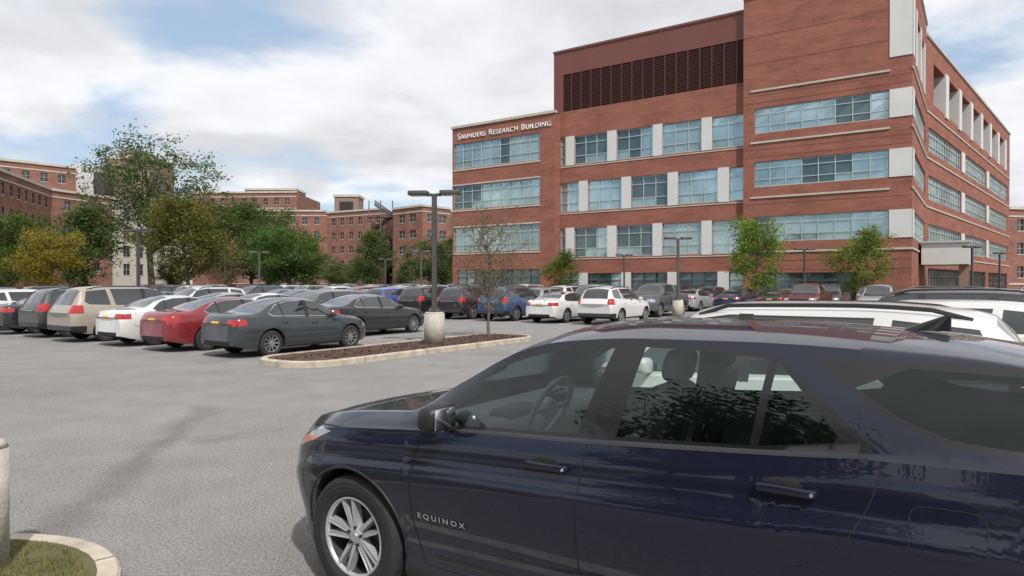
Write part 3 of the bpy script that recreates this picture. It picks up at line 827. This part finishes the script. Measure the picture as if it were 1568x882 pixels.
def sedan(L=4.8,W=.91,H=1.45,fast=0):
    k=L/4.8
    P=dict(L=L,W=W,rw=.33,wh=[.93*k,3.7*k],tuck=.05)
    P['top']=[(0,.60),(.05,.70),(.2,.80),(.7*k,.91),(1.25*k,.985),(1.6*k,1.16),(2.05*k,H-.06),(2.5*k,H),(3.0*k,H-.01),(3.5*k,H-.12),(3.95*k,1.13),(4.2*k,1.08),(4.6*k,1.06),(4.72*k,.98),(4.8*k,.86)]
    P['belt']=[(0,.56),(.1,.66),(.4,.76),(1.3*k,.89),(2.5*k,.93),(3.6*k,.985),(4.3*k,1.0),(4.65*k,.96),(4.8*k,.80)]
    P['hw']=[(0,W*.72),(.1,W*.83),(.35,W*.94),(.8,W),(3.6*k,W),(4.3*k,W*.96),(4.65*k,W*.89),(4.8*k,W*.80)]
    P['bot']=[(0,.26),(.5,.2),(4.2*k,.21),(4.8*k,.32)]
    P['roofw']=[(0,.5),(.5,.68),(1.25*k,.72),(1.7*k,.66),(2.2*k,.58),(3.1*k,.56),(3.6*k,.60),(4.05*k,.68),(4.8*k,.62)]
    P['kinks']=[1.25*k,2.05*k,3.12*k,3.95*k];P['ws']=(1.25*k,2.05*k);P['rws']=(3.12*k,3.93*k)
    g=[(1.47*k,.955),(1.55*k,1.02),(2.0*k,H-.125),(2.35*k,H-.085),(3.0*k,H-.10),(3.42*k,H-.19),(3.72*k,1.09),(3.62*k,1.02)]
    P['polys']=[('chrome',[(a+(.02 if i>4 else -.012),b+(.014 if 1<i<6 else -.012)) for i,(a,b) in enumerate(g)]),('cglass',g),('trim',[(2.44*k,.95),(2.56*k,.95),(2.53*k,H-.08),(2.41*k,H-.08)]),('trim',[(3.28*k,.98),(3.32*k,.98),(3.34*k,H-.15),(3.28*k,H-.13)])]
    P['boxes']=[('tail',(4.42*k,L,W*.52,1,.80,.955)),('plate',(4.6*k,L,0,.16,.80,.90)),('under',(L-.35,L,.0,W*.62,.30,.42)),('head',(0,.42,W*.52,1,.60,.70)),('glossblk',(0,.2,0,W*.42,.42,.66)),('under',(0,.3,0,W*.6,.30,.37)),('trim',(1.0,3.3,.5,1,.2,.255))]
    P['seams']=[[(1.35*k,.9),(1.37*k,.5),(1.42*k,.28)],[(2.5*k,.95),(2.48*k,.5),(2.5*k,.28)],[(3.62*k,.99),(3.5*k,.72),(3.3*k,.55),(3.28*k,.3)],[(1.42*k,.28),(3.28*k,.3)],[(4.3*k,.95),(4.33*k,.62),(4.1*k,.55)]]
    P['handles']=[(2.28*k,.80),(3.3*k,.84)];P['mirror']=(1.66*k,.93)
    return P
def suv(L=4.6,W=.93,H=1.69,rails_=True,boxy=0):
    k=L/4.6
    P=dict(L=L,W=W,rw=.355,wh=[.9*k,3.58*k],tuck=.06)
    P['top']=[(0,.74),(.05,.86),(.2,.96),(.6*k,1.04),(1.15*k,1.11),(1.5*k,1.31),(1.92*k,H-.08),(2.3*k,H-.01),(3.2*k,H),(3.9*k,H-.04),(4.15*k,H-.09),(4.45*k,1.16),(4.55*k,1.02),(4.6*k,.92)]
    P['belt']=[(0,.70),(.1,.82),(.4,.92),(1.3*k,1.02),(2.5*k,1.07),(3.6*k,1.13),(4.3*k,1.13),(4.5*k,1.03),(4.6*k,.88)]
    P['hw']=[(0,W*.74),(.1,W*.85),(.35,W*.95),(.8,W),(3.6*k,W),(4.3*k,W*.95),(4.5*k,W*.91),(4.6*k,W*.85)]
    P['bot']=[(0,.30),(.5,.25),(4.0*k,.26),(4.6*k,.38)]
    P['roofw']=[(0,.5),(.5,.66),(1.15*k,.72),(1.6*k,.68),(2.1*k,.62),(3.6*k,.61),(4.15*k,.60),(4.5*k,.66),(4.6*k,.6)]
    P['kinks']=[1.15*k,1.92*k,4.15*k,4.45*k];P['ws']=(1.15*k,1.92*k);P['rws']=(4.17*k,4.44*k)
    g=[(1.42*k,1.075),(1.47*k,1.14),(1.88*k,H-.19),(2.3*k,H-.125),(3.4*k,H-.125),(4.02*k,H-.19),(4.12*k,1.28),(4.0*k,1.19)]
    P['polys']=[('trim',[(a+(.02 if i>4 else -.015),b+(.016 if 1<i<6 else -.014)) for i,(a,b) in enumerate(g)]),('cglass',g),('trim',[(2.38*k,1.05),(2.5*k,1.05),(2.48*k,H-.1),(2.36*k,H-.1)]),('paint',[(3.3*k,1.1),(3.44*k,1.1),(3.5*k,H-.1),(3.38*k,H-.1)])]
    P['boxes']=[('tail',(4.2*k,L,W*.70,1,.90,1.16)),('plate',(4.4*k,L,0,.16,.78,.88)),('trim',(L-.5,L,0,1,.3,.52)),('head',(0,.42,W*.52,1,.76,.87)),('glossblk',(0,.2,0,W*.5,.50,.82)),('trim',(0,.3,0,W*.8,.28,.42)),('trim',(.5,4.2,.5,1,.2,.33)),('chrome',(L-.3,L,0,.45,.905,.93))]
    P['seams']=[[(1.3*k,1.0),(1.32*k,.5),(1.36*k,.33)],[(2.44*k,1.06),(2.42*k,.5),(2.44*k,.33)],[(3.5*k,1.13),(3.42*k,.85),(3.22*k,.68),(3.18*k,.34)]]
    P['handles']=[(2.22*k,.93),(3.22*k,.97)];P['mirror']=(1.62*k,1.07)
    P['extras']=[rails(2.0*k,4.0*k,.56,H,H)] if rails_ else []
    return P
def pickup():
    P=suv(5.5,.98,1.85,False)
    P['wh']=[1.0,4.45];P['rw']=.39
    P['top']=[(0,.85),(.05,.98),(.25,1.08),(1.3,1.2),(1.65,1.42),(2.0,1.75),(2.3,1.84),(3.35,1.84),(3.5,1.80),(3.62,1.24),(5.35,1.24),(5.45,1.2),(5.5,1.1)]
    P['belt']=[(0,.8),(.1,.93),(.4,1.03),(1.4,1.14),(3.6,1.18),(5.3,1.19),(5.45,1.14),(5.5,1.0)]
    P['hw']=[(0,.76),(.1,.86),(.4,.94),(.9,.98),(5.1,.98),(5.4,.95),(5.5,.92)]
    P['bot']=[(0,.4),(.5,.33),(5,.4),(5.5,.5)]
    P['roofw']=[(0,.55),(.6,.7),(1.3,.76),(2.1,.64),(3.4,.63),(3.65,.8),(5.5,.8)]
    P['kinks']=[1.3,2.0,3.5,3.62];P['ws']=(1.3,2.0);P['rws']=(3.5,3.61)
    g=[(1.62,1.19),(1.68,1.26),(2.02,1.66),(2.4,1.71),(3.3,1.71),(3.38,1.24)]
    P['polys']=[('cglass',g),('trim',[(2.5,1.18),(2.6,1.18),(2.58,1.76),(2.48,1.76)])]
    P['boxes']=[('tail',(5.2,5.5,.84,1.1,.85,1.12)),('plate',(5.3,5.5,0,.16,.6,.7)),('chrome',(5.25,5.5,0,1,.5,.68)),('head',(0,.4,.55,1,.82,.98)),('glossblk',(0,.2,0,.5,.5,.95)),('under',(3.8,5.3,0,.74,1.2,1.3))]
    P['seams']=[[(1.5,1.1),(1.52,.4)],[(2.55,1.18),(2.53,.4)],[(3.45,1.2),(3.4,.4)],[(3.66,1.2),(3.66,.45)]]
    P['handles']=[(2.35,1.05),(3.25,1.07)];P['mirror']=(1.85,1.2);P['extras']=[]
    return P
CARS={}
CARS['sedan']=generic(sedan(),'sedan_mesh')
CARS['compact']=generic(sedan(4.5,.89,1.47),'compact_sedan_mesh')
CARS['suv']=generic(suv(),'suv_mesh')
CARS['suvbig']=generic(suv(4.9,.97,1.76),'large_suv_mesh')
CARS['cross']=generic(suv(4.4,.91,1.6,False),'crossover_mesh')
CARS['pickup']=generic(pickup(),'pickup_mesh')
WHITE=(.64,.64,.62);BLK=(.012,.012,.014);GRY=(.10,.105,.11);SIL=(.36,.37,.38);RED=(.21,.011,.016);DRED=(.11,.014,.018);BLUE=(.022,.065,.24);NAVY=(.012,.02,.06);BEIGE=(.34,.30,.24);DGRY=(.035,.038,.042);PURP=(.03,.018,.028)
ANGV=math.atan2(VY,VX);ANGU=math.atan2(UY,UX)
def put(kind,u,v,col,ang=ANGV,jit=.1):
    x,y=uv2w(u+random.uniform(-jit,jit),v+random.uniform(-jit,jit)*2)
    nm={'sedan':'parked_sedan','compact':'parked_sedan','suv':'parked_suv','suvbig':'parked_suv','cross':'parked_hatchback','pickup':'pickup_truck'}[kind]
    return inst(nm,CARS[kind],(x,y,0),ang+random.uniform(-.015,.015),1,col)
row1=[('compact',(.028,.036,.042)),('sedan',RED),('compact',WHITE),('suvbig',BEIGE),('suv',DGRY),('sedan',BLK),('cross',WHITE),('suv',GRY),('sedan',SIL),('suv',BLK),('sedan',WHITE)]
for n,(k,c) in enumerate(row1):put(k,-15.5-2.73*n,11.9,c,jit=.04)
row2=[('sedan',BLK),('cross',GRY),('sedan',WHITE),('sedan',SIL),('suv',WHITE),('compact',DGRY),('cross',SIL),('suv',WHITE),('sedan',GRY),('suv',BLK),('sedan',SIL),('sedan',WHITE)]
for n,(k,c) in enumerate(row2):put(k,-18.2-2.73*n,17.3,c,ANGV+(math.pi if n%3==1 else 0),jit=.05)
row3=[('suv',WHITE),('sedan',WHITE),('suv',(.03,.07,.16)),('suv',PURP),('suv',BLK),('cross',BLUE)]
for n,(k,c) in enumerate(row3):put(k,-13.9-2.72*n,28.6,c,jit=.04)
R=random.Random(9);pal=[WHITE,WHITE,BLK,BLK,GRY,GRY,SIL,SIL,DGRY,RED,DRED,NAVY,BLUE,BEIGE,(.25,.26,.27)]
dk=[BLK,DGRY,GRY,BLK,NAVY,WHITE,DRED,SIL]
kinds=['sedan','sedan','compact','suv','suv','cross','suvbig']
for v,u0,u1,pp in((28.6,-30.2,-62,pal),(34.2,-18,-68,pal),(39.5,-17,-34,dk),(44.5,6,-80,pal),(49.6,8,-84,dk),(61,-38,-95,pal),(66.5,-40,-97,pal)):
    u=u0
    while u>u1:
        x,y=uv2w(u,v);px=784+1045*x/y
        if px>-60 and px<1640 and R.random()>.08 and not(v==44.5 and -10<u<-7):
            put(R.choice(kinds),u,v,R.choice(pp),ANGV+(math.pi if R.random()<.45 else 0))
        u-=2.72
x,y=9.3,40.0;put('pickup',x*UX+y*UY,x*VX+y*VY-2,(.07,.08,.085),ANGV+math.pi)
put('pickup',-8.6,44.0,DRED,ANGV+math.pi)
rowE=[('suv',WHITE,-1.75),('sedan',(.09,.095,.10),-1.0),('cross',WHITE,-.9),('suvbig',BLK,-1.0),('suv',WHITE,-1.0),('sedan',SIL,-1.5),('suvbig',DGRY,-1.5),('suv',GRY,-1.4),('sedan',WHITE,-1.6),('suv',BLK,-1.6),('sedan',GRY,-1.5)]
for n,(k,c,u) in enumerate(rowE):put(k,u,3.64+2.85*(n+1),c,ANGU+math.pi,jit=.02)
for n in range(3,14):put(R.choice(kinds),3.9,3.64+2.85*n,R.choice(pal),ANGU)
# unseen cars added behind the camera, for dark reflections in the foreground suv doors
put('sedan',-1.3,-3.1,BLK,ANGU+math.pi,jit=.02)
put('suv',-1.6,-6.0,DGRY,ANGU+math.pi,jit=.02)

# ------------------------------------------------------------------ foreground suv
NAVYP=(.0040,.0062,.0195)
def hero():
    F=.93
    KH=['paintN' if k=='paint' else k for k in KM]
    P=dict(L=4.65,W=.92,rw=.362,wh=[F,F+2.725],archgap=.05,wglass=8,rglass=9,bowf=.30,bowr=.12,ke=.86,tuck=.14)
    P['top']=[(0,.70),(.03,.80),(.1,.90),(.3,.99),(.6,1.045),(1.0,1.09),(1.22,1.115),(1.60,1.34),(1.95,1.55),(2.2,1.622),(2.6,1.655),(3.1,1.658),(3.7,1.63),(4.15,1.575),(4.47,1.16),(4.58,1.0),(4.65,.9)]
    P['belt']=[(0,.67),(.1,.78),(.35,.90),(.7,.975),(1.1,1.015),(1.63,1.062),(2.4,1.108),(3.2,1.165),(3.6,1.20),(4.1,1.21),(4.45,1.1),(4.65,.86)]
    P['hw']=[(0,.66),(.1,.76),(.3,.855),(.6,.905),(.95,.92),(3.7,.922),(4.2,.88),(4.5,.83),(4.65,.76)]
    P['bot']=[(0,.27),(.4,.2),(1.5,.21),(4.1,.23),(4.65,.36)]
    P['roofw']=[(0,.45),(.3,.62),(1.0,.72),(1.25,.72),(1.65,.68),(2.1,.63),(2.6,.605),(3.5,.59),(4.1,.56),(4.5,.60),(4.65,.58)]
    P['shape']=[(0,.915),(.07,.958),(.13,.948),(.24,.945),(.42,.970),(.60,.992),(.70,1.0),(.74,.997),(.79,.972),(.90,.960),(1.0,.935)]
    P['kinks']=[1.22,2.25,4.15,4.47];P['ws']=(1.24,2.08);P['rws']=(4.17,4.46)
    fw=[(.69,1.092),(.70,1.18),(.76,1.30),(.90,1.388),(1.07,1.457),(1.325,1.521),(1.565,1.543),(1.456,1.139)]
    rw1=[(1.659,1.150),(1.719,1.546),(2.0,1.543),(2.285,1.524),(2.25,1.19)]
    rw2=[(2.285,1.193),(2.32,1.518),(2.40,1.44),(2.50,1.335),(2.575,1.262),(2.56,1.238)]
    dlo=[(.655,1.075),(.655,1.12),(.70,1.27),(.80,1.36),(1.05,1.475),(1.32,1.542),(1.57,1.563),(1.75,1.566),(2.1,1.558),(2.34,1.538),(2.46,1.43),(2.60,1.315),(2.71,1.245),(2.66,1.215),(2.4,1.185),(1.7,1.133),(1.45,1.117)]
    dg=[(2.47,1.548),(2.60,1.43),(2.76,1.33),(2.92,1.272),(3.10,1.256),(3.45,1.258),(3.42,1.44),(3.3,1.525),(2.9,1.545)]
    add=lambda pl:[(a+F,b) for a,b in pl]
    P['polys']=[('glossblk',add(dlo)),('clear',add(fw)),('clear',add(rw1)),('clear',add(rw2)),('glossblk',add(dg)),('tint',add([(2.62,1.44),(2.78,1.345),(2.94,1.29),(3.12,1.275),(3.36,1.28),(3.33,1.42),(3.2,1.505),(2.8,1.52)])),
      ('trim',[(F+.4,.20),(F+.42,.30),(F+2.3,.32),(F+2.33,.2)]),
      ('head',[(.20,.80),(.23,.90),(.62,.965),(.72,.955),(.55,.88),(.38,.82)]),('amber',[(.36,.83),(.40,.875),(.60,.92),(.56,.88)])]
    P['boxes']=[('trim',(0,.45,0,.95,.2,.31)),('glossblk',(0,.2,0,.55,.5,.78)),('tail',(4.2,4.65,.6,1,.92,1.12)),('head',(0,.3,.5,.8,.80,.86))]
    bm=shell(P,.045,26,9)
    tree=BVHTree.FromBMesh(bm);sc=P['L']/2
    par=bpy.data.objects.new('parked_suv',None);COL.objects.link(par)
    body=MB();body.bm(bm,KH);me=body.mesh('body');finish_sharp(me,38)
    o=bpy.data.objects.new('body',me);COL.objects.link(o);o.parent=par;o.color=(*NAVYP,1)
    def sy(s,z,de=.9):
        h=tree.ray_cast(Vector((sc-s,3,z)),Vector((0,-1,0)));return h[0].y if h[0] else de
    mb=MB()
    for c in P['wh']:
        for sd in(1,-1):wheel(mb,sc-c,.893,.362,sd,10,True,.64)
    for c in P['wh']:
        for sd in(1,-1):
            pr=None
            for i in range(41):
                t=math.pi*i/40-.0;R_=.362+.052
                s=c+R_*math.cos(t);z=.362+R_*math.sin(t)
                y=sy(s,z+.012)
                p=Vector((sc-s,sd*(y-.004),z))
                if pr:mb.cyl(pr,p,.010,.010,6,'trim',cap=False)
                pr=p
    mb.obj('wheels',par)
    mb=MB()
    def seam(pl,w=.0045,k='under',off=.0015,both=True,sub=6):
        pts=[]
        for a,b in zip(pl[:-1],pl[1:]):
            for i in range(sub):pts.append(Vector((a[0]+(b[0]-a[0])*i/sub,a[1]+(b[1]-a[1])*i/sub)))
        pts.append(Vector(pl[-1]))
        for i in range(len(pts)-1):
            A,B=pts[i],pts[i+1];t0=(pts[min(i+1,len(pts)-1)]-pts[max(i-1,0)]).normalized();t1=(pts[min(i+2,len(pts)-1)]-pts[i]).normalized()
            n0=Vector((-t0.y,t0.x))*w/2;n1=Vector((-t1.y,t1.x))*w/2
            for sd in((1,-1) if both else(1,)):
                q=[A+n0,A-n0,B-n1,B+n1];mb.face([(sc-F-p.x,sd*(sy(p.x+F,p.y)+off),p.y) for p in q],k)
    def smooth(pl,n=8):
        f=pl;out=[]
        for i in range(len(f)-1):
            p0=Vector(f[max(0,i-1)]);p1=Vector(f[i]);p2=Vector(f[i+1]);p3=Vector(f[min(len(f)-1,i+2)])
            for j in range(n):
                t=j/n;out.append(tuple(.5*((2*p1)+(p2-p0)*t+(2*p0-5*p1+4*p2-p3)*t*t+(3*p1-p0-3*p2+p3)*t**3)))
        out.append(f[-1]);return out
    seam(smooth([(.60,1.04),(.52,.98),(.485,.85),(.475,.65),(.50,.48),(.56,.33)]),sub=1,w=.006)
    seam(smooth([(1.53,1.11),(1.505,.95),(1.49,.7),(1.50,.5),(1.53,.33)]),sub=1,w=.006)
    seam(smooth([(2.72,1.20),(2.715,1.12),(2.66,.98),(2.55,.83),(2.40,.74),(2.28,.62),(2.2,.45),(2.18,.33)]),sub=1,w=.0055)
    seam([(.56,.33),(2.18,.335)],sub=20)
    seam(smooth([(-.50,.955),(-.2,.985),(.2,1.0),(.5,1.03)]),sub=1,w=.006)
    seam(smooth([(-.42,.80),(-.46,.6),(-.40,.5)]),sub=1)
    seam(smooth([(.62,1.068),(1.0,1.086),(1.45,1.108),(2.0,1.148),(2.45,1.184),(2.68,1.208)]),sub=2,w=.009,k='trim',off=.003)
    fd=[];
    for i in range(33):
        t=2*math.pi*i/32;c,s_=math.cos(t),math.sin(t);fd.append((2.93+.115*math.copysign(abs(c)**.45,c),.985+.085*math.copysign(abs(s_)**.45,s_)))
    seam(fd,sub=1,both=False,w=.005)
    seam([(.62,.385),(2.1,.40)],w=.02,k='trim',off=.003,sub=20)
    seam([(.62,.372),(2.1,.387)],w=.004,k='pole',off=.004,sub=20)
    mb.obj('panel_seams',par)
    mb=MB()
    for s,z in((1.335,.985),(2.405,1.055)):
        for sd in(1,-1):
            y=sy(s+F,z)
            bm2=bmesh.new();bmesh.ops.create_uvsphere(bm2,u_segments=20,v_segments=10,radius=1)
            for f in bm2.faces:f.smooth=True
            mb.bm(bm2,'under',Matrix.Translation((sc-F-s+.01,sd*(y-.006),z+.008))@Matrix.Diagonal((.085,.010,.032,1)))
            mb.rbox((sc-F-s,sd*(y+.030),z),(.215,.022,.034),.0105,'paintN',seg=3)
            mb.rbox((sc-F-s+.095,sd*(y+.012),z),(.03,.04,.028),.01,'paintN')
            mb.rbox((sc-F-s-.095,sd*(y+.012),z),(.035,.04,.030),.01,'paintN')
            mb.cyl((sc-F-s-.097,sd*(y+.03),z),(sc-F-s-.097,sd*(y+.0435),z),.007,.007,12,'chrome')
    o2=mb.obj('door_handles',par);o2.color=(*NAVYP,1)
    mb=MB()
    for sd in(1,-1):
        y=sy(F+.70,1.09)
        bm2=bmesh.new();bmesh.ops.create_cube(bm2,size=1);bmesh.ops.subdivide_edges(bm2,edges=bm2.edges[:],cuts=4,use_grid_fill=True)
        for v in bm2.verts:
            p=v.co*2;q=Vector((p.x*math.sqrt(1-p.y**2/2-p.z**2/2+p.y**2*p.z**2/3),p.y*math.sqrt(1-p.x**2/2-p.z**2/2+p.x**2*p.z**2/3),p.z*math.sqrt(1-p.x**2/2-p.y**2/2+p.x**2*p.y**2/3)))
            p=p.lerp(q,.62)
            v.co=Vector((p.x*.062-p.z*.01,p.y*.11,p.z*.074*(1-.12*p.y*sd)))
        for f in bm2.faces:f.smooth=True
        mb.bm(bm2,'trim' ,Matrix.Translation((sc-F-.69,sd*(y+.115),1.15)))
        mb.rbox((sc-F-.70,sd*(y+.01),1.09),(.09,.12,.04),.015,'trim')
        mb.rbox((sc-F-.751,sd*(y+.115),1.152),(.006,.165,.105),.002,'chrome',seg=1)
    bm2=bmesh.new();bmesh.ops.create_cone(bm2,segments=16,radius1=1,radius2=.15,depth=1,cap_ends=True)
    for v in bm2.verts:
        if v.co.z>0:v.co.x-=.85
    mb.bm(bm2,'glossblk',Matrix.Translation((sc-F-2.82,0,1.665))@Matrix.Diagonal((.10,.026,.07,1)))
    mb.obj('mirrors_and_antenna',par)
    mb=MB()
    mb.box(sc-F-3.0,sc-F-.45,-.80,.80,.45,.70,'seat')
    rot=Matrix.Rotation(math.radians(-14),4,'Y')
    for yy in(.37,-.37):
        mb.rbox((sc-F-1.42,yy,.80),(.5,.5,.2),.07,'seat')
        mb.rbox((sc-F-1.70,yy,1.08),(.14,.46,.56),.065,'seat',rot)
        mb.rbox((sc-F-1.79,yy,1.44),(.11,.26,.17),.05,'seat',rot)
        for k in(-.06,.06):mb.cyl((sc-F-1.76,yy+k,1.3),(sc-F-1.79,yy+k,1.4),.007,.007,6,'chrome')
    mb.rbox((sc-F-2.35,0,.80),(.5,1.25,.2),.07,'seat')
    mb.rbox((sc-F-2.62,0,1.05),(.14,1.25,.5),.06,'seat',rot)
    for yy in(.38,-.38,0):mb.rbox((sc-F-2.72,yy,1.34),(.09,.26,.13),.04,'seat',rot)
    mb.rbox((sc-F-.66,0,.95),(.55,1.56,.30),.09,'dash')
    mb.rbox((sc-F-.86,0,1.12),(.06,.22,.13),.015,'glossblk')
    mb.rbox((sc-F-.80,.37,1.09),(.16,.36,.1),.04,'seat')
    c=Vector((sc-F-1.04,.37,1.15));ax=Matrix.Rotation(math.radians(-25),4,'Y')
    pr=None
    for i in range(33):
        t=2*math.pi*i/32;p=c+(ax@Vector((0,.185*math.cos(t),.185*math.sin(t))))
        if pr:mb.cyl(pr,p,.017,.017,8,'dash',cap=False)
        pr=p
    for a in(0,math.pi,-math.pi/2):mb.cyl(c,c+(ax@Vector((0,.18*math.cos(a),.18*math.sin(a)))),.022,.014,6,'dash')
    mb.cyl(c-Vector((-.03,0,0)),c-Vector((.02,0,0)),.06,.05,14,'dash')
    for sd in(1,-1):mb.box(sc-F-2.6,sc-F-.55,sd*.80-.03,sd*.80+.03,.45,1.06,'dash')
    mb.rbox((sc-F-1.25,0,1.50),(.05,.25,.07),.02,'glossblk')
    mb.obj('interior',par)
    cu=bpy.data.curves.new('badge_lettering','FONT');cu.body='EQUINOX';cu.size=.05;cu.extrude=.002;cu.space_character=1.5;cu.offset=.0008
    t=bpy.data.objects.new('badge_lettering',cu);COL.objects.link(t);cu.materials.append(M['chrome'])
    bpy.context.view_layer.update();wd=t.dimensions.x
    s0=.525;s1=.845;ya=sy(F+s0,.60);yb=sy(F+s1,.60)
    y2=sy(F+.68,.62);y1=sy(F+.68,.585);tilt=math.atan2(y1-y2,.035)
    t.parent=par
    ang=math.atan2(yb-ya,-(s1-s0))
    t.matrix_local=Matrix.Translation((sc-F-s0,ya+.004,.588))@Matrix.Rotation(ang,4,'Z')@Matrix.Rotation(math.pi/2-tilt,4,'X')@Matrix.Diagonal(((s1-s0)/wd,.8,1,1))
    par.location=(.718,3.93,0);par.rotation_euler=(0,0,math.radians(146))
hero()

# ------------------------------------------------------------------ light, sky
SUN=Vector((.28,-.72,.88)).normalized()
el=math.asin(SUN.z);az=math.atan2(SUN.x,SUN.y)
sd=bpy.data.lights.new('sun','SUN');sd.energy=3.9;sd.angle=math.radians(1.5);sd.color=(1,.955,.90)
so=bpy.data.objects.new('sun',sd);COL.objects.link(so);so.rotation_euler=SUN.to_track_quat('Z','Y').to_euler()
w=bpy.data.worlds.new('World');scn.world=w;w.use_nodes=True;nt=w.node_tree;N=nt.nodes.new;Lk=nt.links.new
bg=nt.nodes['Background'];bg.inputs[1].default_value=.115
sky=N('ShaderNodeTexSky');sky.sky_type='NISHITA';sky.sun_disc=False;sky.sun_elevation=el;sky.sun_rotation=az;sky.altitude=150;sky.air_density=1.0;sky.dust_density=.8
tc=N('ShaderNodeTexCoord');sp=N('ShaderNodeSeparateXYZ');Lk(tc.outputs['Generated'],sp.inputs[0])
def m_(op,a,b=None,c=None):
    x=N('ShaderNodeMath');x.operation=op
    for i,v in enumerate((a,b,c)):
        if v is None:continue
        if isinstance(v,(int,float)):x.inputs[i].default_value=v
        else:Lk(v,x.inputs[i])
    return x.outputs[0]
z=m_('ADD',m_('MAXIMUM',sp.outputs[2],0),.16)
cb=N('ShaderNodeCombineXYZ');Lk(m_('DIVIDE',sp.outputs[0],z),cb.inputs[0]);Lk(m_('DIVIDE',sp.outputs[1],z),cb.inputs[1]);cb.inputs[2].default_value=3.7
def nz(sc,det,ro,dist=0,off=(0,0,0)):
    mp=N('ShaderNodeMapping');mp.inputs['Location'].default_value=off;Lk(cb.outputs[0],mp.inputs[0])
    n=N('ShaderNodeTexNoise');n.inputs['Scale'].default_value=sc;n.inputs['Detail'].default_value=det;n.inputs['Roughness'].default_value=ro;n.inputs['Distortion'].default_value=dist
    Lk(mp.outputs[0],n.inputs['Vector']);return n.outputs['Fac']
def rng(i,a,b,c,d,sm=True):
    r=N('ShaderNodeMapRange');r.inputs[1].default_value=a;r.inputs[2].default_value=b;r.inputs[3].default_value=c;r.inputs[4].default_value=d
    if sm:r.interpolation_type='SMOOTHSTEP'
    Lk(i,r.inputs[0]);return r.outputs[0]
n1=nz(.75,10,.54,.3,(2.3,.4,0))
band=m_('MULTIPLY',rng(m_('ABSOLUTE',m_('SUBTRACT',sp.outputs[2],.185)),.0,.10,.13,0),rng(sp.outputs[0],-.15,.15,1,0))
lift=rng(sp.outputs[2],.2,.42,0,.06)
n1b=m_('ADD',m_('SUBTRACT',n1,band),lift)
mask=rng(n1b,.36,.49,0,1)
shade=rng(nz(1.3,10,.55,.3,(5.3,1.4,0)),.36,.60,6.2,8.4)
edge=rng(n1b,.46,.62,1.05,.94)
shade=m_('MULTIPLY',shade,edge)
cc=N('ShaderNodeCombineXYZ');Lk(m_('MULTIPLY',shade,.975),cc.inputs[0]);Lk(m_('MULTIPLY',shade,.985),cc.inputs[1]);Lk(m_('MULTIPLY',shade,1.015),cc.inputs[2])
hz=N('ShaderNodeMix');hz.data_type='RGBA';hz.inputs['Factor'].default_value=.55;Lk(sky.outputs[0],hz.inputs['A']);hz.inputs['B'].default_value=(4.9,6.4,8.2,1)
mx=N('ShaderNodeMix');mx.data_type='RGBA';Lk(m_('MULTIPLY',mask,.97),mx.inputs['Factor']);Lk(hz.outputs['Result'],mx.inputs['A']);Lk(cc.outputs[0],mx.inputs['B'])
Lk(mx.outputs['Result'],bg.inputs[0])

cam=bpy.data.cameras.new('camera');co=bpy.data.objects.new('camera',cam);COL.objects.link(co)
cam.sensor_width=36;cam.lens=36*1045/1568;cam.clip_end=5000;cam.clip_start=.05
co.location=(0,0,1.85);co.rotation_euler=(math.radians(90-.44),0,0)
scn.camera=co
